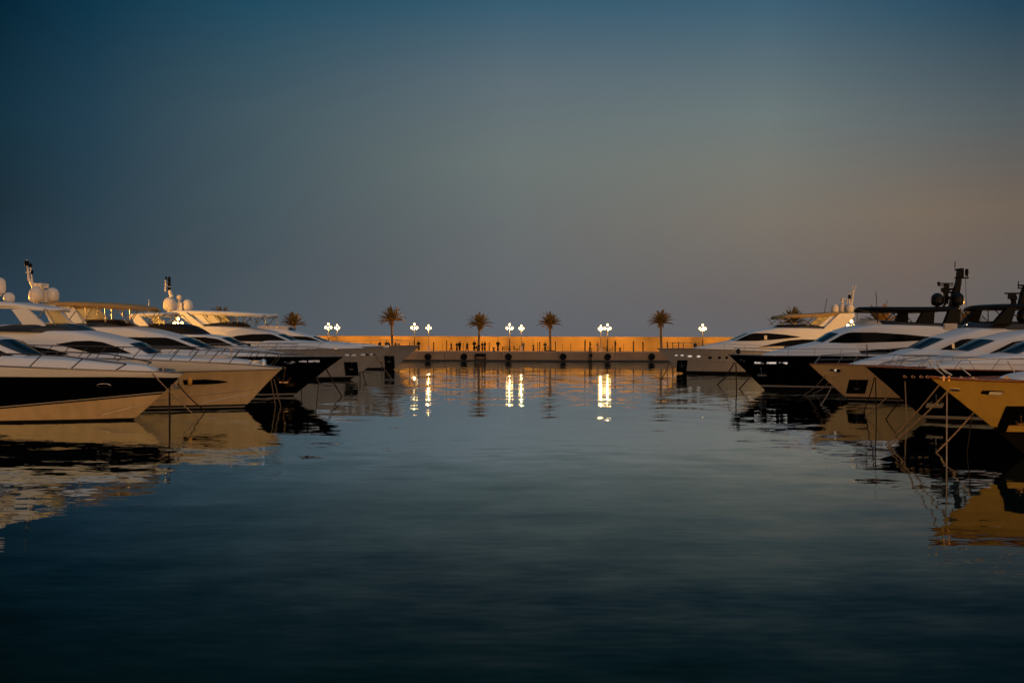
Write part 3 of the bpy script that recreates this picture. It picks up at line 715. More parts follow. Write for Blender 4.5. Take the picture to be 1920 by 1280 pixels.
def yacht_square_pocket():
    s = Yacht("pale hulled yacht with square black anchor pocket near its stem", -1, 63.8,
              [(1517, 683), (1550, 712), (1577, 737), (1597, 753)],
              [(1517, 682), (1560, 683), (1620, 684.5), (1700, 686), (1900, 688)], 24, 6.8)
    s.hull([(0.12, BOOT), (0.17, STRIPE), (0.30, BOOT), (None, CREAM)], GEL, rail=VARN)
    s.hpatch("hull_window_or_glint", [(1555, 692), (1568, 692.5)], [(1555, 695), (1568, 696)], GLINTB)  # no window here: glow painted for the shine of a chrome fairlead
    s.porthole(1572, 694.5, 2.8, 3.0, GLASS, "hawse_hole")
    s.anchor(1606, 724, 14, DULL, pocket=(1592, 711.5, 1622, 737.5))
    c = s.tier("coachroof", [(1593, 684), (1610, 678), (1640, 671), (1680, 663), (1706, 655), (1900, 652)], 2.5, front_w=0.2, front_len=8, tumble=0.25)
    h = s.tier("deckhouse", [(1703, 656), (1747, 635), (1765, 630), (1790, 623), (1810, 616.5), (1870, 615), (1950, 616), (2200, 616)], 2.75, front_w=0.6, front_len=6, tumble=0.2, wrap=1.1)
    s.windscreen(h, (1706, 655), (1746, 635.5))
    s.window(h, [(1785, 644), (1788.5, 643)], [(1785, 653), (1788.5, 653)], GLOWP, "lit_or_glint_pane", 0.03)  # emissive strip painted in for a reflection on the side glass
    s.window(h, [(1757, 657.5), (1800, 637), (1812, 635), (1850, 635), (1950, 638)], [(1757, 658), (1800, 659), (1950, 662)])
    fz = lambda u: h.zt(u) - 0.1
    s.tier("flybridge_windscreen", [(1809, 617), (1816, 606), (1840, 604.5), (1900, 605), (2000, 606)], 2.4, base=fz, front_w=0.7, front_len=2.5, tumble=0.2, m=SMOKE, wrap=0.9)
    s.slab("hardtop", [(1852, 575), (1862, 573), (1900, 571), (1960, 571), (2040, 571)], 2.3, 0.26, CBLACK)
    s.leg("hardtop_pillar", [(1886, 577), (1903, 576), (1893, 607), (1860, 607)], 2.2, 0.4, CBLACK)
    s.tubes("hardtop_strut", [[(1852, 577, 2.1), (1853, 606, 2.1)], [(1863, 578, 2.1), (1875, 591, 2.1)], [(1900, 588, 2.1), (1912, 600, 2.1)]], 0.03, CBLACK)
    s.dome(1920, 578, 604, 26, 2.0, DDOME)
    q = lambda px, py, v=0.0: s.P(*(lambda t: (t[0], v, t[1]))(s.uz(px, py, v)))
    a = MB(); a.lathe([(0.2, 0), (0.15, 0.25), (0.22, 0.4), (0.2, 0.6), (0.1, 0.62)], q(1900, 572), 10); a.box(q(1897, 556), (0.42, 0.3, 0.3)); a.box(q(1903, 550), (1.3, 0.16, 0.1)); a.build("radar_scanner", CBLACK, s.root)
    a = MB(); a.prism([(lambda t: (-s.d * t[0], t[1]))(s.uz(px, py, 0)) for px, py in ((1909, 574), (1914, 550), (1920, 535), (1930, 535), (1926, 574))], -0.2, 0.2); a.tube([q(1908, 535), q(1925, 535)], 0.06); a.tube([q(1908, 540), q(1922, 540)], 0.05); a.tube([q(1909, 540), q(1909, 527)], 0.03); a.build("mast", CBLACK, s.root)
    s.railing(0.3, 12, 0.68, step=1.7, lean=-0.45, h0=0.55)
    s.tubes("flagstaff", [[(1626, 685, 0.0), (1625.5, 645, 0.0)]], 0.03, CBLACK, both=False)
    b = MB(); b.ball(q(1814, 610), 0.08, 6); b.build("navigation_light", mat("small_lit_lamp", (0.8, 0.6, 0.4), 0.4, emit=(1, 0.7, 0.4), estr=3.0), s.root)
    s.rope([(1548, 703, 0.5), (1508, 738)], "pale rope from the pocketed pale yacht's bow, first of a parallel pair", r=0.03)
    s.rope([(1561, 708, 0.5), (1524, 736)], "pale rope from the pocketed pale yacht's bow, second of a parallel pair", r=0.03)
    s.rope([(1560, 723, 0.0), (1538, 760)], "short pale rope from the pocketed pale yacht's stem to the water", r=0.035)
    s.rope([(1575, 737, 0.0), (0.03, None)], "thin rope hanging straight under the pocketed pale yacht's stem", DROPE, 0.035)
    return s

def yacht_hidden_white():
    s = Yacht("white yacht with blue windscreen, bow hidden behind the fairlead yacht", -1, 55.8,
              [(1662, 688), (1700, 716), (1740, 742), (1790, 772)],
              [(1662, 687), (1740, 688), (1900, 690)], 21, 6.0)
    s.hull([(0.12, BOOT), (None, GREYW)], GEL)
    c = s.tier("coachroof", [(1700, 687), (1715, 681), (1750, 672), (1775, 666), (1795, 658), (2000, 654)], 2.3, front_w=0.2, front_len=7, tumble=0.25)
    h = s.tier("deckhouse", [(1789, 660), (1838, 638), (1860, 632), (1890, 625), (1920, 621), (2000, 618), (2250, 618)], 2.5, front_w=0.6, front_len=5, tumble=0.2, wrap=1.1)
    s.windscreen(h, (1792, 658.5), (1837, 638.5))
    s.window(h, [(1854, 662.5), (1898, 641), (1920, 638), (2000, 637)], [(1854, 663), (1900, 664), (2000, 665)])
    s.railing(0.6, 11, 0.6, step=1.5, lean=-0.3)
    return s

def yacht_fairleads():
    s = Yacht("navy hulled yacht with a row of bronze fairleads on its bow", -1, 48.9,
              [(1622, 687), (1660, 719), (1700, 755), (1742, 791)],
              [(1622, 686.5), (1680, 689), (1745, 691.5), (1850, 694), (2000, 696)], 21, 6.4)
    s.hull([(0.12, BOOT), (0.17, STRIPE), (0.19, BOOT), (0.26, STRIPE), (None, NAVY)], TEAK, rail=VARN)
    for px, py in ((1697, 705.5), (1712, 706), (1727.5, 706), (1739, 706.5)):
        u, z = s.huz(px, py)
        for sg in (-1, 1):
            b = MB(); b.grid([[s.P(u + (0.085 + 0.03 * cos(c)) * cos(a), sg * (s.hw(u, z) + 0.03 + 0.03 * sin(c)), z + (0.05 + 0.03 * cos(c)) * sin(a)) for c in np.linspace(0, 2 * pi, 9)[:-1]] for a in np.linspace(0, 2 * pi, 17)], closed=True)
            b.build("fairlead", BRONZE, s.hullobj)
    s.anchor(1754, 752, 17, STEEL, pocket=(1738, 738, 1767, 765), plate=(1738, 755, 1767, 764), plm=STRIPE)
    c = s.tier("coachroof", [(1740, 691), (1755, 684), (1790, 677), (1830, 671), (1880, 664), (2100, 655)], 2.2, front_w=0.2, front_len=7, tumble=0.25)
    h = s.tier("deckhouse", [(1876, 665), (1925, 644), (1950, 638), (1990, 631), (2100, 625), (2300, 625)], 2.4, front_w=0.6, front_len=5, tumble=0.2, wrap=1.1)
    s.windscreen(h, (1879, 664), (1924, 644.5))
    s.window(h, [(1945, 668), (1990, 646), (2100, 642)], [(1945, 669), (2100, 670)])
    s.railing(0.5, 11, 0.55, step=1.35, lean=-0.45, h0=0.2, inset=0.25)
    s.rope([(1697, 709, 0.6), (1622, 782)], "rope slanting from the first bronze fairlead of the navy yacht", r=0.028)
    s.rope([(1697, 709, 0.6), (1701, 790)], "rope hanging straight from the first bronze fairlead of the navy yacht", r=0.028)
    s.rope([(1640, 708, 0.1), (1620, 770)], "thin dark rope slanting from the fairlead yacht's stem across the pale hull", DROPE, 0.03)
    s.rope([(1642, 708, 0.0), (0.02, None)], "dark rope hanging straight from the fairlead yacht's stem", DROPE, 0.03)
    s.rope([(1690, 745, 0.0), (1661, 785)], "short dark rope low on the fairlead yacht's stem", DROPE, 0.03)
    return s

def yacht_golden():
    s = Yacht("golden tan hulled yacht with varnished teak bow deck", -1, 34.1,
              [(1742, 706), (1800, 752), (1861, 800), (1925, 855)],
              [(1742, 705), (1780, 709), (1830, 712.5), (1920, 714.5), (2200, 716)], 19, 5.8)
    s.hull([([(1858, 800), (1925, 803), (2100, 806)], BOOT), ([(1740, 710), (1800, 713.5), (1920, 718), (2200, 720)], TAN), (None, VARN)], TEAK, rail=VARN, toe=0.03)
    s.porthole(1790, 731, 6.5, 2.4, STEEL, "hawse_hole")
    s.hpatch("hull_window_or_glint", [(1841, 732), (1860, 731.5), (1872, 733)], [(1841, 738), (1852, 740), (1878, 741.5)], GLASS, 0.02)
    s.hpatch("window_trim", [(1855, 734), (1871, 734.5)], [(1855, 739.5), (1877, 741)], GEL, 0.04)
    s.anchor(1911, 789, 15, BRONZE, pocket=(1886, 761, 1945, 812), plate=(1891, 797, 1945, 809), plm=TAN)
    c = s.tier("coachroof", [(1888, 713), (1898, 706), (1920, 701), (1960, 697), (2100, 690)], 1.9, front_w=0.4, front_len=4, tumble=0.3)
    h = s.tier("deckhouse", [(2020, 692), (2080, 655), (2200, 640), (2500, 640)], 2.2, front_w=0.6, front_len=4, tumble=0.2, wrap=1.1)
    s.windscreen(h, (2024, 690), (2076, 658))
    for px, py in ((1770, 707), (1780, 707.5), (1802, 709), (1825, 709.5), (1888, 708)):
        u, z = s.uz(px, py, 0.35)
        b = MB(); b.tube([s.P(u - 0.14, 0.35, z - 0.02), s.P(u + 0.14, 0.35, z - 0.02)], 0.03); b.tube([s.P(u, 0.35, z - 0.12), s.P(u, 0.35, z)], 0.04); b.ball(s.P(u, 0.35, z + 0.02), 0.05, 6); b.build("deck_cleat", BRONZE, s.root)
    s.tubes("pulpit_rail", [[(1757, 676, 0.3), (1760, 688, 0.3), (1768, 692, 0.3), (1785, 703, 0.35)], [(1800, 688, 0.9), (1820, 704, 0.9)], [(1757, 676, 0.3), (1800, 674, 0.9), (1860, 672, 1.3), (1920, 671, 1.6)], [(1890, 677, 1.4), (1902, 697, 1.4)]], 0.022, STEEL)
    s.rope([(1761, 722, 0.0), (1660, 833)], "long pale rope from the golden yacht's stem, upper of two side by side", r=0.025)
    s.rope([(1777, 734, 0.0), (1666, 835)], "long pale rope from the golden yacht's stem, lower of two side by side", r=0.03)
    s.rope([(1776, 735, 0.05), (1776, 872)], "pale rope hanging straight from the golden yacht's stem", r=0.022)
    s.rope([(1826, 774, 0.0), (1755, 848)], "short pale rope from low on the golden yacht's stem", r=0.028)
    s.rope([(1823, 774, 0.05), (1814, 850)], "thin rope hanging beside the short one at the golden yacht's lower stem", DROPE, 0.018)
    return s

for fn in (yacht_black_cream, yacht_eye_window, yacht_brown_canopy, yacht_black_cover, yacht_two_domes, yacht_far_grey,
           yacht_lit_portholes, yacht_black_domes, yacht_square_pocket, yacht_hidden_white, yacht_fairleads, yacht_golden):
    fn()

# ------------------------------------------------------------------ setting: water, quays, wall
def water():
    m = bpy.data.materials.new("harbour_water"); m.use_nodes = True
    nt = m.node_tree; b = nt.nodes["Principled BSDF"]; N = nt.nodes.new; L = nt.links.new
    nt.nodes.remove(b)
    body = N("ShaderNodeBsdfDiffuse"); body.inputs["Color"].default_value = (0.0008, 0.008, 0.009, 1)
    gl = N("ShaderNodeBsdfGlossy"); gl.inputs["Roughness"].default_value = 0.02; gl.inputs["Color"].default_value = (0.80, 0.935, 1.0, 1)
    fr = N("ShaderNodeFresnel"); fr.inputs["IOR"].default_value = 1.33
    pw = N("ShaderNodeMath"); pw.operation = "POWER"; pw.inputs[1].default_value = 2.4; L(fr.outputs[0], pw.inputs[0])
    ml = N("ShaderNodeMath"); ml.operation = "MULTIPLY"; ml.use_clamp = True; ml.inputs[1].default_value = 4.6; L(pw.outputs[0], ml.inputs[0])
    mxs = N("ShaderNodeMixShader"); L(ml.outputs[0], mxs.inputs[0]); L(body.outputs[0], mxs.inputs[1]); L(gl.outputs[0], mxs.inputs[2])
    L(mxs.outputs[0], nt.nodes["Material Output"].inputs["Surface"])
    geo = N("ShaderNodeNewGeometry")
    def noise(scale, detail, stretch, off):
        mp = N("ShaderNodeMapping"); mp.inputs["Scale"].default_value = (scale * stretch, scale, scale); mp.inputs["Location"].default_value = (off, off * 1.7, off * 0.3)
        L(geo.outputs["Position"], mp.inputs["Vector"])
        n = N("ShaderNodeTexNoise"); n.inputs["Scale"].default_value = 1.0; n.inputs["Detail"].default_value = detail; n.inputs["Roughness"].default_value = 0.45
        L(mp.outputs["Vector"], n.inputs["Vector"])
        return n
    def sub(n, kx, ky):
        v = N("ShaderNodeVectorMath"); v.operation = "SUBTRACT"; v.inputs[1].default_value = (0.5, 0.5, 0.5); L(n.outputs["Color"], v.inputs[0])
        w = N("ShaderNodeVectorMath"); w.operation = "MULTIPLY"; w.inputs[1].default_value = (kx, ky, 0.0); L(v.outputs[0], w.inputs[0])
        return w
    a = sub(noise(0.45, 2.0, 0.28, 3.1), 0.014, WAVE[0])
    e = sub(noise(0.55, 2.0, 0.85, 29.0), 0.010, WAVE[3])
    c = sub(noise(1.6, 2.0, 0.24, 17.0), 0.010, WAVE[1])
    d = sub(noise(6.0, 1.0, 0.32, 41.0), 0.009, WAVE[2])
    # gusts: patches of ruffled and of glassy water
    g = noise(0.035, 2.0, 0.35, 7.0)
    mr = N("ShaderNodeMapRange"); mr.inputs[1].default_value = 0.38; mr.inputs[2].default_value = 0.64; mr.inputs[3].default_value = 0.45; mr.inputs[4].default_value = 1.35
    L(g.outputs["Fac"], mr.inputs[0])
    s1 = N("ShaderNodeVectorMath"); s1.operation = "ADD"; s0 = N("ShaderNodeVectorMath"); s0.operation = "ADD"; L(c.outputs[0], s0.inputs[0]); L(e.outputs[0], s0.inputs[1]); L(s0.outputs[0], s1.inputs[0]); L(d.outputs[0], s1.inputs[1])
    s2 = N("ShaderNodeVectorMath"); s2.operation = "SCALE"; L(s1.outputs[0], s2.inputs[0]); L(mr.outputs[0], s2.inputs["Scale"])
    s3 = N("ShaderNodeVectorMath"); s3.operation = "ADD"; L(s2.outputs[0], s3.inputs[0]); L(a.outputs[0], s3.inputs[1])
    s4 = N("ShaderNodeVectorMath"); s4.operation = "ADD"; L(s3.outputs[0], s4.inputs[0]); s4.inputs[1].default_value = (0, 0, 1)
    s5 = N("ShaderNodeVectorMath"); s5.operation = "NORMALIZE"; L(s4.outputs[0], s5.inputs[0])
    L(s5.outputs[0], gl.inputs["Normal"]); L(s5.outputs[0], fr.inputs["Normal"])
    mb = MB(); mb.add([(-4000, -300, 0), (4000, -300, 0), (4000, 7000, 0), (-4000, 7000, 0)], [(0, 1, 2, 3)], 0, False)
    struct(mb.build("water", m))
WAVE = (0.032, 0.058, 0.050, 0.085)
water()

STONE = mat("quay_concrete", (0.46, 0.28, 0.155), 0.85, spec=0.2, var=0.18, scale=0.35, bump=0.02)
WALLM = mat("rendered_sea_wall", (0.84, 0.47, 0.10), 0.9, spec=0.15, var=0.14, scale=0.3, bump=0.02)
KERB = mat("quay_edge_stone", (0.66, 0.47, 0.31), 0.8, var=0.15, scale=1.5)
WEED = mat("wet_weed_band", (0.035, 0.028, 0.018), 0.5, var=0.4, scale=1.2)
QZ = 1.62
YQ, YW = 170.0, 181.0
def quay():
    mb = MB()
    mb.box((0, (YQ + YW + 4) / 2, QZ / 2 - 0.6), (260, YW + 4 - YQ, QZ + 1.2), 0)
    mb.box((0, YQ + 0.34, QZ + 0.02), (260, 0.7, 0.10), 1)
    mb.box((0, YQ - 0.02, 0.02), (260, 0.08, 0.42), 2)
    r = random.Random(4)
    for x in np.arange(-60, 60, 9.7):          # expansion joints in the quay face
        mb.box((x, YQ - 0.004, QZ / 2 + 0.2), (0.07, 0.03, QZ - 0.5), 2)
    struct(mb.build("quay", [STONE, KERB, WEED]))
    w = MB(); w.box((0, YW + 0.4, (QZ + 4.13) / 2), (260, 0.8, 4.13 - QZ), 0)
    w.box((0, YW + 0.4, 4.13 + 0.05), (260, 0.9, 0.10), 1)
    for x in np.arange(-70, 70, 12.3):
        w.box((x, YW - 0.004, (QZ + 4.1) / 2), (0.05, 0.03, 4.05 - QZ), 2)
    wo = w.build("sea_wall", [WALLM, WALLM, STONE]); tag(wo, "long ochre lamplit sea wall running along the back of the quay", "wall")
    for sx, nm in ((-1, "pier"), (1, "pier")):
        p = MB(); p.box((sx * 58.0, 88, QZ / 2 - 0.6), (32, 163, QZ + 1.2), 0); p.box((sx * 42.3, 88, QZ + 0.03), (0.6, 163, 0.1), 1)
        struct(p.build(nm, [STONE, KERB]))
    n = MB(); n.box((0, -19.5, 0.8), (140, 40, 3.0), 0); n.box((0, 0.22, 2.33), (140, 0.5, 0.1), 1)
    struct(n.build("promenade", [STONE, KERB]))
quay()

# ------------------------------------------------------------------ street lamps
GLOBE_E = 10.0
def globe_material():
    m = mat("lit_lamp_glass", (0.9, 0.8, 0.6), 0.3, emit=(1.0, 0.55, 0.16), estr=GLOBE_E)
    nt = m.node_tree; b = nt.nodes["Principled BSDF"]
    lw = nt.nodes.new("ShaderNodeLayerWeight"); lw.inputs["Blend"].default_value = 0.45
    rp = nt.nodes.new("ShaderNodeValToRGB"); cr = rp.color_ramp
    cr.elements[0].position = 0.25; cr.elements[0].color = (1.0, 0.60, 0.20, 1)
    cr.elements[1].position = 0.85; cr.elements[1].color = (0.16, 0.055, 0.006, 1)
    nt.links.new(lw.outputs["Facing"], rp.inputs["Fac"]); nt.links.new(rp.outputs["Color"], b.inputs["Emission Color"])
    return m
GLOBE = globe_material()
LAMPL = {}
def lamp_light(loc, power):
    d = LAMPL.get(power)
    if d is None:
        d = bpy.data.lights.new("lamp_light", "POINT"); d.energy = power; d.color = (1.0, 0.50, 0.13) if power < 12500 else (1.0, 0.45, 0.06); d.shadow_soft_size = 0.05; LAMPL[power] = d
    o = bpy.data.objects.new("lamp_light", d); COL.objects.link(o); o.location = loc
    return o
POLE = mat("painted_lamp_post", (0.30, 0.22, 0.14), 0.6, spec=0.3, var=0.1)
POLEB = mat("dark_lamp_base", (0.05, 0.03, 0.02), 0.6, spec=0.3, var=0.2)
def lamp_post(k=1.0, height=4.2, pedestal=False):
    root = bpy.data.objects.new("street_lamp", None); COL.objects.link(root)
    pl = MB()
    pl.lathe([(0.075 * k, 0.9), (0.06 * k, height - 0.4 * k), (0.045 * k, height + 0.1 * k)], n=10)
    for sg in (1, -1):
        pl.tube([(0, 0, height - 0.55 * k), (0.22 * k * sg, 0, height - 0.5 * k), (0.47 * k * sg, 0, height - 0.34 * k)], 0.03 * k, 6)
    pl.build("pole", POLE, root)
    b = MB()
    if pedestal:
        b.box((0, 0, 0.45), (0.5, 0.5, 0.9), 0, 0.85); b.build("base", KERB, root)
    else:
        b.lathe([(0.2, 0.0), (0.18, 0.25), (0.11, 0.4), (0.10, 1.9), (0.12, 1.95), (0.08, 2.05)], n=10); b.build("base", POLEB, root)
    for x, z, r in ((-0.47 * k, height - 0.05 * k, 0.21 * k), (0.47 * k, height - 0.05 * k, 0.21 * k), (0, height + 0.56 * k, 0.19 * k)):
        g = MB(); g.lathe([(0.3 * r, -1.2 * r), (0.75 * r, -1.0 * r), (r, -0.2 * r), (0.97 * r, 0.3 * r), (0.7 * r, 0.85 * r), (0.25 * r, 1.1 * r), (0.001, 1.15 * r)], (x, 0, z), 14)
        go = g.build("lamp_globe", GLOBE, root)
        c = MB(); c.lathe([(0.3 * r, 1.09 * r), (0.16 * r, 1.35 * r), (0.001, 1.5 * r)], (x, 0, z), 8); c.lathe([(0.32 * r, -1.21 * r), (0.2 * r, -1.5 * r)], (x, 0, z), 8); c.build("finial", POLEB, go)
    return root
def copy_tree(o, parent=None):
    c = o.copy(); COL.objects.link(c)
    if parent:
        c.parent = parent
    for ch in o.children:
        if ch.type != "LIGHT":
            copy_tree(ch, c)
    return c
BIG = lamp_post(1.0, 4.15); SMALL = lamp_post(0.72, 4.05, True)
used = set()
def place_lamp(proto, loc, label, group, rz=0.0, power=1100.0):
    l_ = lamp_light((0, -0.12 if proto is BIG else -0.1, 4.02 if proto is BIG else 3.92), power)
    o = proto if proto.name not in used else copy_tree(proto)
    used.add(proto.name)
    o.location = loc; o.rotation_euler = (0, 0, rz); tag(o, label, "street lamp", group); l_.parent = o
    return o
def lampx(px, Y): return (px - 960) / F * Y
G1 = "street lamps on the far quay"
place_lamp(BIG, (lampx(615.5, 176), 176, QZ), "taller lamp of the pair behind the far grey yacht's deckhouse", G1)
place_lamp(BIG, (lampx(777, 176), 176, QZ), "tall three-globe lamp just past the tallest palm", G1)
place_lamp(BIG, (lampx(955.5, 176), 176, QZ), "tall three-globe lamp above the wooden table by the standing robed figure", G1)
place_lamp(BIG, (lampx(1139, 176), 176, QZ), "tall three-globe lamp nearly overlapping a shorter lamp", G1)
place_lamp(BIG, (lampx(1317.5, 176), 176, QZ), "lone three-globe lamp behind the bow of the lit-porthole yacht", G1)
place_lamp(SMALL, (lampx(632, 171.3), 171.3, QZ), "shorter lamp of the pair behind the far grey yacht's deckhouse", G1)
place_lamp(SMALL, (lampx(803.5, 171.3), 171.3, QZ), "short three-globe lamp on pale pedestal above a tyre fender", G1)
place_lamp(SMALL, (lampx(977.5, 171.3), 171.3, QZ), "short three-globe lamp beside the figure in pale clothes", G1)
place_lamp(SMALL, (lampx(1126.5, 171.3), 171.3, QZ), "short three-globe lamp nearly overlapping a taller lamp", G1)
# the same kind of lamps along the piers behind the sterns and on the promenade the photograph was taken from
G2 = "street lamps on the side piers"
place_lamp(BIG, (-42.6, 100, QZ), "lamp glimpsed under the brown canopy", G2, power=600.0)
place_lamp(BIG, (-42.6, 127, QZ), "lamp glimpsed under the two-domed yacht's arch", G2, power=600.0)
place_lamp(BIG, (45.0, 132, QZ), "lamp behind the black domed yacht's raked roof", G2, power=600.0)
for sx in (-1, 1):
    for Y in (32, 47, 62, 77):
        place_lamp(BIG, (sx * 43.6, Y, QZ), "three-globe lamp on the pier behind the yachts' sterns", G2, power=(19000.0 if Y > 55 else 4000.0) if sx < 0 else 1500.0)
for x, Y in ((-54, 87), (-60, 104), (50, 92)):
    place_lamp(BIG, (x, Y, QZ), "three-globe lamp on the pier behind the yachts' sterns", G2, power=19000.0)
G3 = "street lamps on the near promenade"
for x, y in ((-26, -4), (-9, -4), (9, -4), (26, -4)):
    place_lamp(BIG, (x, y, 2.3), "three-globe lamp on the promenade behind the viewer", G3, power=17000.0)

# ------------------------------------------------------------------ palms
FROND = mat("palm_frond", (0.27, 0.17, 0.05), 0.7, spec=0.2, var=0.45, scale=3)
BARK = mat("palm_bark", (0.22, 0.14, 0.07), 0.9, spec=0.1, var=0.4, scale=5, bump=0.04)
def palm(x, Y, z0, h, cw, label, seed, fronds=36):
    r = random.Random(seed)
    root = empty("palm_tree", (x, Y, z0), label, "palm", "palms on the quay")
    t = MB(); pts = []; rad = []
    lean = r.uniform(-0.045, 0.045)
    for i in range(22):
        k = i / 21
        pts.append((lean * k * h, 0, h * k)); rad.append((0.22 - 0.05 * k + (0.02 if i % 2 else 0) + 0.10 * max(0, k - 0.86) / 0.14) * (1.25 if i == 0 else 1))
    t.tube(pts, rad, 10)
    for i in range(26):        # stubs of cut fronds below the crown
        a = r.uniform(0, 2 * pi); zz = h * r.uniform(0.86, 1.0)
        t.tube([(lean * h + 0.2 * cos(a), 0.2 * sin(a), zz), (lean * h + 0.42 * cos(a), 0.42 * sin(a), zz + 0.22)], [0.05, 0.02], 4)
    t.build("trunk", BARK, root)
    c = MB(); top = np.array((lean * h, 0, h + 0.1))
    for i in range(fronds):
        az = i * 2.39996 + r.uniform(-0.25, 0.25)
        el = radians(84 - 78 * ((i + 0.5) / fronds) ** 0.8 + r.uniform(-6, 6))
        ln = cw * 1.08 * r.uniform(0.86, 1.06) * (1.0 if el > 0.6 else 0.98)
        hd = np.array((cos(az), sin(az), 0.0))
        p = top + hd * 0.12; rib = [p]; e = el; n = 12
        for k in range(n):
            e -= (0.012 + 0.050 * cos(el)) * (0.4 + k / n)
            p = p + (hd * cos(e) + np.array((0, 0, sin(e)))) * ln / n
            rib.append(p)
        c.tube(rib, [0.045 * (1 - j / (n + 1)) + 0.008 for j in range(n + 1)], 4, cap=False)
        side = np.array((-sin(az), cos(az), 0.0))
        for j in range(8, 46):
            k = j / 46 * n; a = int(k); q = rib[a] + (rib[min(n, a + 1)] - rib[a]) * (k - a)
            d = rib[min(n, a + 1)] - rib[a]; d = d / np.linalg.norm(d); up = np.cross(side, d)
            ll = 0.62 * sin(pi * (0.16 + 0.80 * j / 46)) * r.uniform(0.8, 1.15) * cw / 2.4
            for sg in (1, -1):
                dr = d * 0.72 + side * sg * 0.62 + up * r.uniform(0.05, 0.42) * (-1 if up[2] < 0 else 1); dr = dr / np.linalg.norm(dr)
                b0 = q - d * 0.03; b1 = q + d * 0.03; m_ = q + dr * ll * 0.5 - np.array((0, 0, 0.02)); tip = q + dr * ll - np.array((0, 0, 0.10 * ll))
                wv = d * 0.035
                c.add([b0, b1, m_ + wv, tip, m_ - wv], [(0, 1, 2, 3, 4)], 0, False)
    for i in range(9):         # dead fronds hanging against the trunk
        a = r.uniform(0, 2 * pi); hd = np.array((cos(a), sin(a), 0)); ln = cw * r.uniform(0.28, 0.45)
        p0 = top + hd * 0.15; p1 = top + hd * (0.35 + 0.2 * r.random()) - np.array((0, 0, 0.12)); p2 = top + hd * 0.5 - np.array((0, 0, ln))
        c.tube([p0, p1, p2], [0.035, 0.06, 0.015], 4, cap=False)
    c.build("crown", FROND, root)
    return root
for px, Y, ytop, ybase, cw, lab, sd in (
        (736, 173.5, 574, 658, 2.5, "tallest palm, standing where the grey yacht's bow meets the quay", 1),
        (897, 173.5, 585, 658, 2.35, "palm rising from the middle of the cluster of people", 2),
        (1032, 173.5, 584, 658, 2.25, "palm with a bicycle beside its trunk", 3),
        (1240, 173.5, 580, 658, 2.4, "palm next to the tip of the lit-porthole yacht's bow", 4),
        (549, 173.5, 583, 658, 2.4, "palm whose crown shows above the far grey yacht's yellow seat", 5),
        (412, 165.0, 572, 658, 2.4, "palm half hidden behind the long golden hardtop", 6),
        (1487, 150.0, 575, 661, 2.4, "palm showing over and under the lit-porthole yacht's canopy", 7),
        (1653, 112.0, 571, 668, 2.4, "palm under the front of the black hardtop", 8),
        (1813, 130.0, 577, 665, 2.2, "palm behind the last pillar of the black hardtop", 9)):
    x, _, zt = W(px, ytop, Y)
    palm(x, Y, QZ, (zt - QZ) - cw * 1.08, cw, lab, sd)

# ------------------------------------------------------------------ people
SKIN = mat("skin", (0.36, 0.22, 0.15), 0.6, var=0.05)
HAIR = mat("dark_hair", (0.012, 0.009, 0.007), 0.6, var=0.2)
CLOTH = {}
def cloth(n, c):
    return mat("cloth_" + n, c, 0.9, spec=0.1, var=0.2, scale=8)
def skin_mesh(name, chains, m, parent, root_pt):
    """one continuous surface grown round a skeleton: chains of (point, radius), joined where points coincide"""
    vs = []; rs = []; es = []; idx = {}
    def vid(p, r):
        k = tuple(round(c, 4) for c in p)
        if k not in idx:
            idx[k] = len(vs); vs.append(p); rs.append(r)
        return idx[k]
    for ch in chains:
        ids = [vid(p, r) for p, r in ch]
        es += [(a, b) for a, b in zip(ids, ids[1:])]
    me = bpy.data.meshes.new(name); me.from_pydata(vs, es, []); me.update()
    o = bpy.data.objects.new(name, me); COL.objects.link(o)
    sk = o.modifiers.new("Skin", "SKIN"); sk.use_smooth_shade = True; sk.branch_smoothing = 0.4
    lay = me.skin_vertices[0].data
    rp = vid(root_pt, 0.1)
    for i, r in enumerate(rs):
        lay[i].radius = r if isinstance(r, tuple) else (r, r)
        lay[i].use_root = (i == rp)
    ss = o.modifiers.new("Sub", "SUBSURF"); ss.levels = 1; ss.render_levels = 1
    dg = bpy.context.evaluated_depsgraph_get(); dg.update()
    nm = bpy.data.meshes.new_from_object(o.evaluated_get(dg))
    o.modifiers.clear(); o.data = nm; bpy.data.meshes.remove(me); nm.name = name
    nm.materials.clear(); nm.materials.append(m)
    for p in nm.polygons:
        p.use_smooth = True
    o.parent = parent
    return o
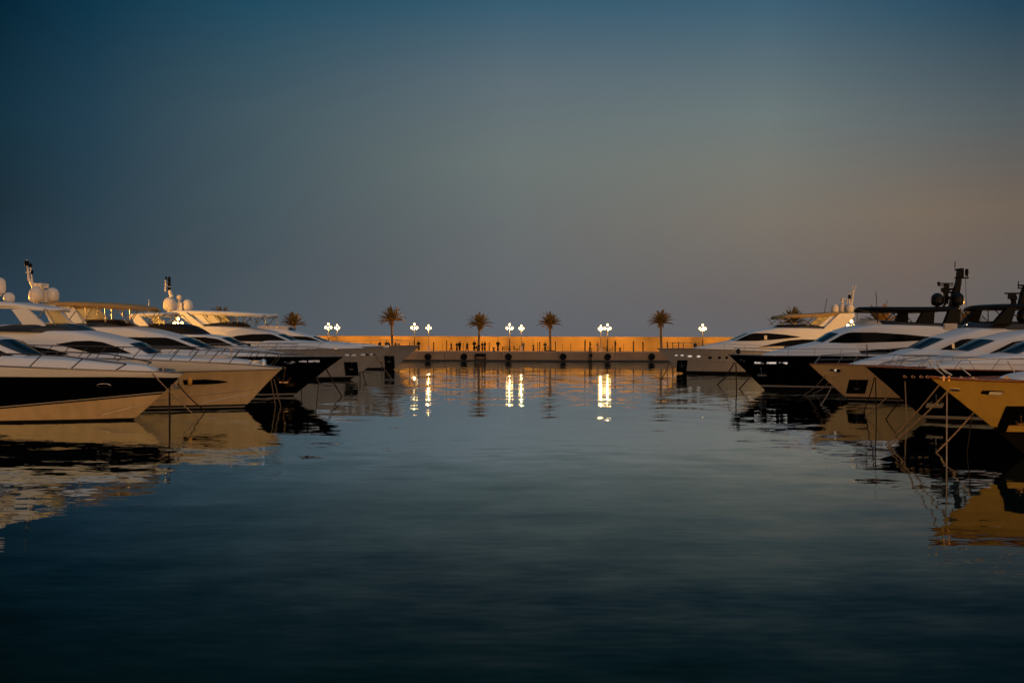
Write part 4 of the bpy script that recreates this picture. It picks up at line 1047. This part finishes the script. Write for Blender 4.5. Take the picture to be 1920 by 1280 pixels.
def person(px, Y, hgt, label, top, low, turn=0.0, stride=0.0, arms=0.1, coat=False, robe=False, bend=0.0, bag=False, bulk=1.0):
    bulk *= 1.38
    x = lampx(px, Y); k = hgt / 1.75
    root = empty("person", (x, Y, QZ), label, "person", "people strolling on the quay", turn)
    V = lambda a, b, c: (a * k, b * k, c * k)
    bz = lambda y, z: (y - bend * max(0, z - 0.95), z)   # forward lean (towards -y)
    def T(a, y, z):
        y2, z2 = bz(y, z); return V(a, y2, z2)
    pelvis = T(0, 0, 0.95); waist = T(0, 0, 1.12); chest = T(0, 0, 1.33); neckb = T(0, 0, 1.47)
    body = [[(pelvis, (0.13 * k, 0.10 * k)), (waist, (0.125 * k, 0.095 * k)), (chest, (0.145 * k, 0.10 * k)), (neckb, 0.055 * k), (T(0, -0.01, 1.53), 0.05 * k), (T(0, -0.015, 1.62), (0.078 * k, 0.092 * k)), (T(0, -0.005, 1.70), (0.07 * k, 0.085 * k)), (T(0, 0, 1.745), 0.035 * k)],
            [(T(0, -0.015, 1.62), (0.078 * k, 0.092 * k)), (T(0, -0.118, 1.605), 0.012 * k)],
            [(T(0, -0.015, 1.62), (0.078 * k, 0.092 * k)), (T(0.083, 0.0, 1.62), 0.014 * k)], [(T(0, -0.015, 1.62), (0.078 * k, 0.092 * k)), (T(-0.083, 0.0, 1.62), 0.014 * k)]]
    jac = [[(T(0, 0, 0.97), (0.155 * bulk * k, 0.12 * bulk * k)), (waist, (0.15 * bulk * k, 0.115 * bulk * k)), (chest, (0.17 * bulk * k, 0.125 * bulk * k)), (T(0, 0, 1.475), 0.07 * k)]]
    tro = [[(pelvis, (0.15 * k, 0.115 * k)), (T(0, 0, 1.02), (0.14 * k, 0.11 * k))]]
    if coat:
        jac[0] = [(V(0, 0, 0.62), (0.19 * bulk * k, 0.16 * bulk * k)), (V(0, 0, 0.8), (0.175 * bulk * k, 0.14 * bulk * k))] + jac[0]
    if robe:
        jac[0] = [(V(0, 0, 0.06), (0.19 * k, 0.17 * k)), (V(0, 0, 0.4), (0.155 * k, 0.13 * k)), (V(0, 0, 0.75), (0.15 * k, 0.12 * k))] + jac[0]
    for sg in (1, -1):
        st = stride * sg
        hip = V(0.09 * sg, 0, 0.90); knee = V(0.10 * sg, -0.5 * st * 0.6 - 0.03, 0.49); ank = V(0.10 * sg, -st + (0.1 if st < 0 else 0), 0.085 + (0.05 if st < -0.1 else 0)); toe = (ank[0] + 0.02 * sg * k, ank[1] - 0.16 * k, 0.03 * k)
        body.append([(pelvis, (0.13 * k, 0.10 * k)), (hip, 0.085 * k), (knee, 0.056 * k), (ank, 0.042 * k), (toe, 0.032 * k)])
        tro.append([(pelvis, (0.15 * k, 0.115 * k)), (hip, 0.125 * k), (knee, 0.105 * k), ((ank[0], ank[1], ank[2] + 0.01 * k), 0.085 * k)])
        sh = T(0.19 * sg, 0, 1.42); elb = T((0.23 + 0.1 * arms) * sg, 0.03 + 0.5 * stride * sg, 1.14); wri = T((0.21 + 0.1 * arms) * sg, -0.10 + 0.8 * stride * sg - arms * 0.3, 0.92 + arms * 0.5)
        palm_ = (wri[0], wri[1] - 0.02 * k, wri[2] - 0.07 * k)
        arm = [(chest, (0.145 * k, 0.10 * k)), (sh, 0.058 * k), (elb, 0.042 * k), (wri, 0.028 * k), (palm_, (0.038 * k, 0.02 * k))]
        body.append(arm)
        for fi, (dx, fl) in enumerate(((-0.03, 0.075), (-0.01, 0.085), (0.01, 0.08), (0.03, 0.062))):
            f0 = (palm_[0] + 0.2 * dx * k, palm_[1] + dx * k, palm_[2] - 0.035 * k)
            body.append([(palm_, (0.038 * k, 0.02 * k)), (f0, 0.010 * k), (f0[:2] + (f0[2] - fl * 0.55 * k,), 0.009 * k), ((f0[0] - 0.012 * sg * k, f0[1] - 0.015 * k, f0[2] - fl * k), 0.007 * k)])
        body.append([(palm_, (0.038 * k, 0.02 * k)), ((palm_[0] - 0.01 * sg * k, palm_[1] - 0.045 * k, palm_[2] + 0.01 * k), 0.011 * k), ((palm_[0] - 0.015 * sg * k, palm_[1] - 0.06 * k, palm_[2] - 0.035 * k), 0.008 * k)])
        jac.append([(chest, (0.17 * bulk * k, 0.125 * bulk * k)), (sh, 0.078 * bulk * k), (elb, 0.06 * bulk * k), ((wri[0], wri[1], wri[2] + 0.02 * k), 0.046 * k)])
    skin_mesh("body", body, SKIN, root, pelvis)
    skin_mesh("jacket" if not robe else "robe", jac, top, root, chest)
    if not robe:
        skin_mesh("trousers", tro, low, root, pelvis)
    h = MB(); hc = T(0, 0.012, 1.655); prof = [(0.098 * k * sin(a), 0.11 * k * cos(a)) for a in np.linspace(1.75, 0.01, 8)]
    h.lathe(prof, hc, 12, sy=1.05); h.build("hair", HAIR, root)
    if bag:
        b = MB(); b.box(V(0.3, -0.05, 0.62), (0.16 * k, 0.34 * k, 0.34 * k), 0, 0.8); b.tube([V(0.3, -0.12, 0.79), V(0.28, -0.07, 0.9), V(0.3, 0.04, 0.79)], 0.014 * k, 5)
        tag(b.build("shopping_bag", cloth("dark_bag", (0.02, 0.015, 0.012)), None, (x, Y, QZ)), "dark bag in the hand of the burly walker by the palm", "bag")
    return root
DK = cloth("charcoal", (0.012, 0.010, 0.009)); BL = cloth("black", (0.006, 0.005, 0.005)); NV = cloth("navy", (0.010, 0.010, 0.018)); BR = cloth("brown", (0.035, 0.02, 0.012)); GR = cloth("grey", (0.13, 0.11, 0.09)); PL = cloth("pale", (0.25, 0.2, 0.15)); GN = cloth("green_grey", (0.05, 0.05, 0.03))
for a in (
    (712, 172.5, 1.72, "person in dark coat standing just before the tallest palm, alone", BL, DK, dict(coat=True, turn=0.4)),
    (725, 172.6, 1.80, "taller of the two people side by side by the tallest palm", DK, BL, dict(turn=-0.3, bulk=1.05)),
    (728.5, 173.0, 1.68, "shorter of the two people side by side by the tallest palm", BR, BL, dict(turn=0.5)),
    (741.5, 172.5, 1.66, "person in black right beside the tallest palm's trunk", BL, BL, dict(turn=1.2)),
    (747.5, 172.8, 1.55, "person in grey between tallest palm and lamp", GR, BR, dict(turn=0.3)),
    (785, 172.0, 1.85, "person with dark jacket next to the tall lamp past the tallest palm", BL, DK, dict(arms=0.35, turn=-0.2)),
    (846, 172.0, 1.58, "person walking ahead of the cluster, stepping with hands close", DK, BL, dict(stride=0.22, turn=1.2, bulk=1.1)),
    (856.7, 172.2, 1.58, "slim person in black beside a broad figure in long coat", BL, BL, dict(turn=0.8)),
    (861.8, 171.8, 1.78, "broad figure in long black coat", BL, BL, dict(coat=True, bulk=1.15, turn=0.6)),
    (876, 172.0, 1.62, "person in flared dark coat striding", DK, BL, dict(coat=True, stride=0.25, turn=0.9, bulk=1.2, bend=0.12)),
    (889.5, 171.8, 1.88, "burly walker carrying a dark bag near the palm", BR, BL, dict(stride=0.14, bag=True, bulk=1.25, arms=0.25)),
    (895.2, 172.0, 1.05, "small child standing against the palm trunk", BR, BL, dict(turn=0.5)),
    (898.5, 172.4, 1.35, "short figure in front of the palm trunk", BL, BL, dict(turn=2.5)),
    (904.3, 171.8, 1.70, "first of the two slim people standing past the palm", NV, BL, dict(turn=1.0)),
    (909.3, 171.8, 1.78, "second of the two slim people standing past the palm, nearer the empty quay", BL, DK, dict(turn=-1.0)),
    (933.8, 171.6, 1.95, "lone standing figure in long dark robe", BL, BL, dict(robe=True, arms=0.3)),
    (981, 171.8, 1.76, "figure in pale clothes by the short lamp", GR, GR, dict(turn=0.3, coat=True)),
    (1000, 171.8, 1.35, "child with dark clothes stepping along the quay", BR, BR, dict(stride=0.12, turn=0.8)),
    (1022, 172.0, 1.72, "person in grey-green standing over the bicycle", GN, GN, dict(turn=0.2)),
    (1120.5, 172.2, 1.68, "person in grey beside the overlapping lamps", GR, PL, dict(turn=0.9)),
    (1303.5, 172.5, 1.72, "dark figure near the lone lamp, behind the lit-porthole yacht's bow", BL, BL, dict(coat=True))):
    person(a[0], a[1], a[2], a[3], a[4], a[5], **a[6])

# ------------------------------------------------------------------ quay furniture
POSTM = mat("dark_timber", (0.022, 0.014, 0.010), 0.8, spec=0.15, var=0.4, scale=4)
GP = "dark posts along the quay"
def post(px, h, w, lab, Y=172.2, kind=0):
    r = random.Random(int(px)); mb = MB()
    n = 8; rows = []
    for z, f in ((0, 1.25), (0.08, 1.2), (0.1, 1.0), (h * 0.5, 0.98), (h - 0.08, 1.0), (h - 0.06, 1.15), (h - 0.01, 1.1), (h, 0.5)):
        rows.append((w / 2 * f, z))
    mb.lathe(rows, n=n)
    if kind == 1:
        mb.ball((0, 0, h + 0.08), w * 0.5, 6)
    if kind == 2:
        mb.box((0.1, 0, h * 0.72), (0.22, 0.12, 0.3))
    o = mb.build("quay_post", POSTM, None, (lampx(px, Y), Y, QZ)); tag(o, lab, "post", GP); return o
for px, h, w, lab, kd in (
        (813, 1.58, 0.20, "stout dark post just past the lamp on pale pedestal", 0),
        (830, 1.35, 0.05, "thin rod between two dark posts beyond the pedestal lamp", 0),
        (837.5, 1.70, 0.17, "dark post with knob just before the walking cluster", 1),
        (868.5, 1.45, 0.09, "thin pole between the long-coated figure and the flared coat", 0),
        (917.5, 1.58, 0.13, "slim post just past the two people beyond the palm", 0),
        (1008, 1.5, 0.10, "thin post beside a stouter one, between child and bicycle", 0),
        (1012, 1.7, 0.18, "stouter post of a close pair near the bicycle", 0),
        (1041.5, 1.72, 0.15, "post just past the bicycle palm", 0),
        (1055, 1.35, 0.06, "first thin rod on the empty stretch after the bicycle palm", 0),
        (1070, 1.45, 0.08, "second thin rod on the empty stretch after the bicycle palm", 0),
        (1097, 1.85, 0.24, "heavy dark post before the boarding ladder", 1),
        (1106.5, 1.75, 0.24, "heavy dark post directly above the boarding ladder", 2),
        (1153.5, 1.90, 0.24, "heavy dark post with side box past the second table", 2),
        (1169.5, 1.35, 0.06, "thin rod past the small bollard", 0),
        (1188, 1.72, 0.22, "grey-brown post in the middle of the empty end of the quay", 1),
        (1205.5, 1.72, 0.22, "stout post last before the lit-porthole yacht's bow", 0),
        (1251.5, 1.75, 0.18, "first post above the lit-porthole yacht's foredeck, next to the palm", 0),
        (1261.5, 1.70, 0.13, "second post above the lit-porthole yacht's foredeck", 0),
        (1272.5, 1.72, 0.18, "third post above the lit-porthole yacht's foredeck", 0),
        (1282, 1.68, 0.12, "fourth post above the lit-porthole yacht's foredeck", 0),
        (653.5, 1.6, 0.12, "post behind the coachroof of the golden-hardtop yacht", 0),
        (768, 1.5, 0.16, "post between the tallest palm and the tall lamp", 0)):
    post(px, h, w, lab, kind=kd)

TYRE = mat("tyre_rubber", (0.007, 0.007, 0.007), 0.75, spec=0.2, var=0.3, scale=6)
def tyre(px, lab):
    Y = YQ - 0.18; x, _, z = W(px, 668.5, Y)
    mb = MB(); R, r = 0.40, 0.185
    mb.grid([[((R + r * cos(b)) * cos(a), 0.95 * r * sin(b), (R + r * cos(b)) * sin(a)) for b in np.linspace(0, 2 * pi, 11)[:-1]] for a in np.linspace(0, 2 * pi, 29)], closed=True)
    hub = MB(); hub.tube([(0, 0.12, 0), (0, -0.02, 0)], 0.24, 14)
    o = bpy.data.objects.new("tyre_fender", None); COL.objects.link(o); o.location = (x, Y, z); tag(o, lab, "fender", "tyre fenders on the quay face")
    mb.build("tyre", TYRE, o); hub.build("hub_plug", TYRE, o)
    ch = MB(); ch.tube([(0.0, -0.03, 0.35), (0.0, 0.02, 0.85)], 0.035, 5); ch.tube([(0.0, -0.06, 0.05), (0.0, -0.1, 0.35)], 0.02, 5); ch.build("chain", DULL, o)
for px, lab in ((802.5, "tyre fender on the quay face under the pedestal lamp"), (870, "tyre fender under the walking cluster of people"), (953.5, "tyre fender under the first table"),
                (1056, "tyre fender under the empty stretch after the bicycle palm"), (1139.5, "tyre fender under the overlapping lamps and second table"), (1222, "tyre fender beside the lit-porthole yacht's bow tip")):
    tyre(px, lab)
def fender_rack():
    Y = YQ - 0.22; x0, _, zt = W(890.5, 662.5, Y); x1, _, zb = W(911, 674, Y)
    r = empty("fender_rack", ((x0 + x1) / 2, Y, zb), "dark rubber fender rack bolted on the quay face below the palm", "fender")
    w = x1 - x0; mb = MB(); mb.box((0, 0, (zt - zb) - 0.24), (w, 0.3, 0.46))
    for i in range(7):
        mb.tube([(-w / 2 + 0.15 + i * (w - 0.3) / 6, -0.17, zt - zb - 0.05), (-w / 2 + 0.15 + i * (w - 0.3) / 6, -0.17, zt - zb - 0.45)], 0.06, 6)
    mb.build("rubber_beam", TYRE, r)
    for sx in (-1, 1):
        g = MB(); g.box((sx * (w / 2 - 0.1), 0.05, 0.25), (0.16, 0.2, 0.55)); g.build("leg", TYRE, r)
    b = MB(); b.box((0, 0.08, 0.1), (w, 0.12, 0.08)); b.build("lower_bar", TYRE, r)
fender_rack()
def ladder():
    Y = YQ - 0.15; x, _, _ = W(1107, 660, Y); mb = MB()
    for sx in (-0.2, 0.2):
        mb.tube([(sx, 0.3, QZ + 0.6), (sx, 0, QZ + 0.75), (sx, -0.05, QZ + 0.3), (sx, -0.05, -0.4)], 0.05, 6)
    for z in np.arange(0.0, QZ + 0.3, 0.3):
        mb.tube([(-0.2, -0.05, z), (0.2, -0.05, z)], 0.035, 6)
    o = bpy.data.objects.new("boarding_ladder", None); COL.objects.link(o); o.location = (x, Y, 0); tag(o, "dark boarding ladder hanging down the quay face to the water", "ladder")
    mb.build("ladder_frame", POSTM, o)
    l = MB(); l.ball((0.12, -0.2, QZ - 0.55), 0.24, 8, sz=1.3); l.build("float", TYRE, o)
ladder()
def table(px, lab, wdt):
    Y = 172.6; o = empty("picnic_table", (lampx(px, Y), Y, QZ), lab, "table", "tables on the quay")
    t = MB(); t.box((0, 0, 0.76), (wdt, 0.8, 0.07)); t.build("table_top", POSTM, o)
    for sx in (-1, 1):
        l = MB(); l.prism([(sx * wdt * 0.40 - 0.05, 0.72), (sx * wdt * 0.40 + 0.05, 0.72), (sx * wdt * 0.44 + 0.06, 0), (sx * wdt * 0.44 - 0.06, 0)], -0.38, -0.28)
        l.prism([(sx * wdt * 0.40 - 0.05, 0.72), (sx * wdt * 0.40 + 0.05, 0.72), (sx * wdt * 0.44 + 0.06, 0), (sx * wdt * 0.44 - 0.06, 0)], 0.28, 0.38); l.build("leg", POSTM, o)
    for sy in (-0.75, 0.75):
        b = MB(); b.box((0, sy, 0.45), (wdt, 0.28, 0.06))
        for sx in (-0.4, 0.4):
            b.box((sx * wdt, sy, 0.21), (0.08, 0.2, 0.42))
        b.build("bench", POSTM, o)
table(949.5, "dark wooden table at the foot of the tall lamp near the robed figure", 1.55)
table(1132, "dark wooden table under the overlapping lamps", 1.45)
def chair(px, lab, rz):
    Y = 172.4; o = empty("chair", (lampx(px, Y), Y, QZ), lab, "chair", "chairs by the tables", rz)
    s_ = MB(); s_.box((0, 0, 0.45), (0.46, 0.46, 0.05)); s_.build("seat", POSTM, o)
    b = MB(); b.box((-0.24, 0, 0.72), (0.05, 0.46, 0.5)); b.build("backrest", POSTM, o)
    for sx in (-1, 1):
        for sy in (-1, 1):
            l = MB(); l.tube([(sx * 0.19, sy * 0.19, 0.43), (sx * 0.24, sy * 0.22, 0)], 0.03, 5); l.build("leg", POSTM, o)
chair(966.5, "dark chair between the tall lamp and the figure in pale clothes, nearer the lamp", 0.3); chair(972.5, "dark chair just before the figure in pale clothes", 2.8)
chair(1146, "dark chair beyond the second table, facing the heavy post", 3.0); chair(1123.5, "dark chair tucked at the near end of the second table", 0.1)
def bollard(px, lab):
    mb = MB(); mb.lathe([(0.28, 0), (0.24, 0.06), (0.16, 0.14), (0.13, 0.42), (0.24, 0.5), (0.25, 0.58), (0.12, 0.64), (0.001, 0.65)], n=14)
    tag(mb.build("mooring_bollard", POSTM, None, (lampx(px, 170.8), 170.8, QZ + 0.07)), lab, "bollard", "mooring bollards")
bollard(1162.5, "small iron mooring bollard past the heavy post with side box"); bollard(926, "small iron mooring bollard just before the robed figure")
def bicycle(px):
    Y = 171.6; o = empty("bicycle", (lampx(px, Y), Y, QZ), "dark bicycle standing beside the palm", "bicycle")
    for sx in (-0.42, 0.42):
        w = MB(); w.grid([[(sx + (0.32 + 0.022 * cos(b)) * cos(a), 0.022 * sin(b), 0.34 + (0.32 + 0.022 * cos(b)) * sin(a)) for b in np.linspace(0, 2 * pi, 7)[:-1]] for a in np.linspace(0, 2 * pi, 25)], closed=True)
        for k in range(8):
            w.tube([(sx, 0, 0.34), (sx + 0.31 * cos(k * pi / 4), 0, 0.34 + 0.31 * sin(k * pi / 4))], 0.006, 4)
        w.build("wheel", TYRE, o)
    f = MB()
    for a, b in (((-0.42, 0.34), (-0.12, 0.32)), ((-0.12, 0.32), (0.3, 0.72)), ((-0.2, 0.78), (0.28, 0.78)), ((-0.12, 0.32), (-0.22, 0.85)), ((-0.42, 0.34), (-0.2, 0.76)), ((0.42, 0.34), (0.26, 0.95))):
        f.tube([(a[0], 0, a[1]), (b[0], 0, b[1])], 0.022, 5)
    f.build("frame", POSTM, o)
    h = MB(); h.tube([(0.26, -0.25, 0.97), (0.28, 0, 0.95), (0.26, 0.25, 0.97)], 0.02, 5); h.build("handlebar", POSTM, o)
    s_ = MB(); s_.box((-0.22, 0, 0.88), (0.26, 0.14, 0.06)); s_.build("saddle", TYRE, o)
bicycle(1024)
def low_fence():
    o = empty("planter_ring", (lampx(1032, 173.5), 173.5, QZ), "low stone ring round the foot of the bicycle palm", "planter")
    mb = MB(); mb.lathe([(0.95, 0), (0.95, 0.18), (0.8, 0.2), (0.8, 0.02)], n=20); mb.build("stone_kerb", POSTM, o)
low_fence()

# ------------------------------------------------------------------ sky and light
def sky():
    w = bpy.data.worlds.new("World"); S.world = w; w.use_nodes = True
    nt = w.node_tree; N = nt.nodes.new; L = nt.links.new
    bg = nt.nodes["Background"]
    tc = N("ShaderNodeTexCoord"); sp = N("ShaderNodeSeparateXYZ"); L(tc.outputs["Generated"], sp.inputs[0])
    az = N("ShaderNodeMath"); az.operation = "ARCTAN2"; L(sp.outputs["X"], az.inputs[0]); L(sp.outputs["Y"], az.inputs[1])
    ad = N("ShaderNodeMath"); ad.operation = "MULTIPLY"; ad.inputs[1].default_value = 180 / pi; L(az.outputs[0], ad.inputs[0])
    asn = N("ShaderNodeMath"); asn.operation = "ARCSINE"; L(sp.outputs["Z"], asn.inputs[0])
    el = N("ShaderNodeMath"); el.operation = "MULTIPLY"; el.inputs[1].default_value = 180 / pi / 90; L(asn.outputs[0], el.inputs[0])
    ZEN = (112, 132, 154)
    cols = SKYCOLS
    prev = None
    for i, (a, stops) in enumerate(cols):
        r = N("ShaderNodeValToRGB"); cr = r.color_ramp; cr.interpolation = "B_SPLINE" if False else "EASE"
        cr.interpolation = "LINEAR"
        st = list(stops) + ([(25, (16, 48, 68)), (34, (30, 62, 84)), (50, (84, 108, 130)), (90, ZEN)] if abs(a) < 60 else [(42, (88, 112, 134)), (90, ZEN)])
        while len(cr.elements) < len(st):
            cr.elements.new(0.5)
        for e, (d, c) in zip(cr.elements, st):
            e.position = d / 90
        for e, (d, c) in zip(cr.elements, st):
            e.color = srgb(*c)
        L(el.outputs[0], r.inputs["Fac"])
        if prev is None:
            prev = r.outputs["Color"]
        else:
            mr = N("ShaderNodeMapRange"); mr.interpolation_type = "LINEAR"
            mr.inputs[1].default_value = cols[i - 1][0]; mr.inputs[2].default_value = a
            L(ad.outputs[0], mr.inputs[0])
            mx = N("ShaderNodeMix"); mx.data_type = "RGBA"
            L(mr.outputs[0], mx.inputs[0]); L(prev, mx.inputs[6]); L(r.outputs["Color"], mx.inputs[7])
            prev = mx.outputs[2]
    ns = N("ShaderNodeTexSky"); ns.sky_type = "NISHITA"; ns.sun_disc = False
    ns.sun_elevation = radians(SUN_EL); ns.sun_rotation = radians(SUN_AZ); ns.dust_density = 3.0
    sc = N("ShaderNodeVectorMath"); sc.operation = "SCALE"; sc.inputs["Scale"].default_value = 0.0008; L(ns.outputs[0], sc.inputs[0])
    add = N("ShaderNodeVectorMath"); add.operation = "ADD"; L(prev, add.inputs[0]); L(sc.outputs[0], add.inputs[1])
    L(add.outputs[0], bg.inputs["Color"]); bg.inputs["Strength"].default_value = 1.0
SUN_EL, SUN_AZ = 4.0, 150.0      # afterglow low behind the viewer's shoulder
SKYCOLS = [
    (-180, [(0, (84, 70, 66)), (3, (82, 72, 70)), (10, (66, 74, 84)), (20, (60, 84, 104))]),
    (-90, [(0, (50, 62, 74)), (3, (44, 60, 74)), (10, (30, 54, 70)), (20, (30, 62, 84))]),
    (-27.2, [(0, (44, 62, 76)), (3, (38, 56, 70)), (6.65, (27, 46, 57)), (11.5, (18, 48, 64)), (16.4, (3, 36, 53)), (20, (2, 30, 47))]),
    (-23, [(0, (54, 72, 84)), (4.4, (46, 64, 76)), (7.5, (40, 62, 76)), (11.85, (32, 61, 78)), (16.8, (14, 52, 72)), (20, (8, 42, 62))]),
    (-14.4, [(0, (80, 88, 95)), (4.3, (71, 83, 91)), (8, (69, 86, 94)), (12.4, (65, 86, 96)), (17.75, (34, 75, 95)), (20, (24, 62, 84))]),
    (0, [(0, (95, 99, 106)), (2, (99, 102, 106)), (6, (103, 108, 109)), (10, (106, 116, 114)), (14.3, (94, 109, 117)), (18.3, (58, 93, 112)), (20.5, (44, 80, 102))]),
    (14.4, [(0, (101, 99, 101)), (2, (106, 99, 98)), (6.6, (121, 114, 104)), (9.5, (118, 119, 112)), (12.4, (107, 119, 119)), (17.75, (64, 96, 115)), (20.5, (46, 80, 101))]),
    (21.8, [(0, (102, 95, 94)), (4.1, (113, 100, 92)), (6.7, (120, 107, 94)), (11.5, (95, 104, 106)), (17, (50, 82, 101)), (20.5, (36, 68, 88))]),
    (26.7, [(0, (95, 90, 90)), (2.4, (100, 95, 93)), (6.7, (112, 98, 86)), (11.5, (82, 92, 96)), (16.5, (37, 69, 88)), (20.5, (26, 58, 78))]),
    (90, [(0, (120, 98, 86)), (5, (118, 100, 90)), (12, (92, 92, 94)), (20, (62, 84, 102))]),
    (180, [(0, (84, 70, 66)), (3, (82, 72, 70)), (10, (66, 74, 84)), (20, (60, 84, 104))]),
]
sky()
sl = bpy.data.lights.new("sun", "SUN"); sl.energy = 0.62; sl.angle = radians(80); sl.color = (1.0, 0.60, 0.34)
so = bpy.data.objects.new("sun", sl); COL.objects.link(so)
from mathutils import Vector
dirv = Vector((sin(radians(SUN_AZ)) * cos(radians(SUN_EL + 11)), cos(radians(SUN_AZ)) * cos(radians(SUN_EL + 11)), sin(radians(SUN_EL + 11))))
so.rotation_euler = dirv.to_track_quat("Z", "Y").to_euler()

cam = bpy.data.cameras.new("camera"); cam.lens = 35; cam.sensor_width = 36; cam.clip_end = 20000; cam.clip_start = 0.1
co = bpy.data.objects.new("camera", cam); COL.objects.link(co)
co.location = (0, 0, CAM_H)
from mathutils import Matrix
pitch = math.atan((640 - HOR) / F)
co.rotation_euler = (Matrix.Rotation(pi / 2 - pitch, 3, "X") @ Matrix.Rotation(ROLL, 3, "Z")).to_euler()
S.camera = co
S.view_settings.view_transform = "Standard"; S.view_settings.look = "None"; S.view_settings.exposure = 0; S.view_settings.gamma = 1
S.cycles.use_denoising = True
S.cycles.max_bounces = 6; S.cycles.sample_clamp_indirect = 8.0; S.cycles.caustics_reflective = True; S.cycles.caustics_refractive = False
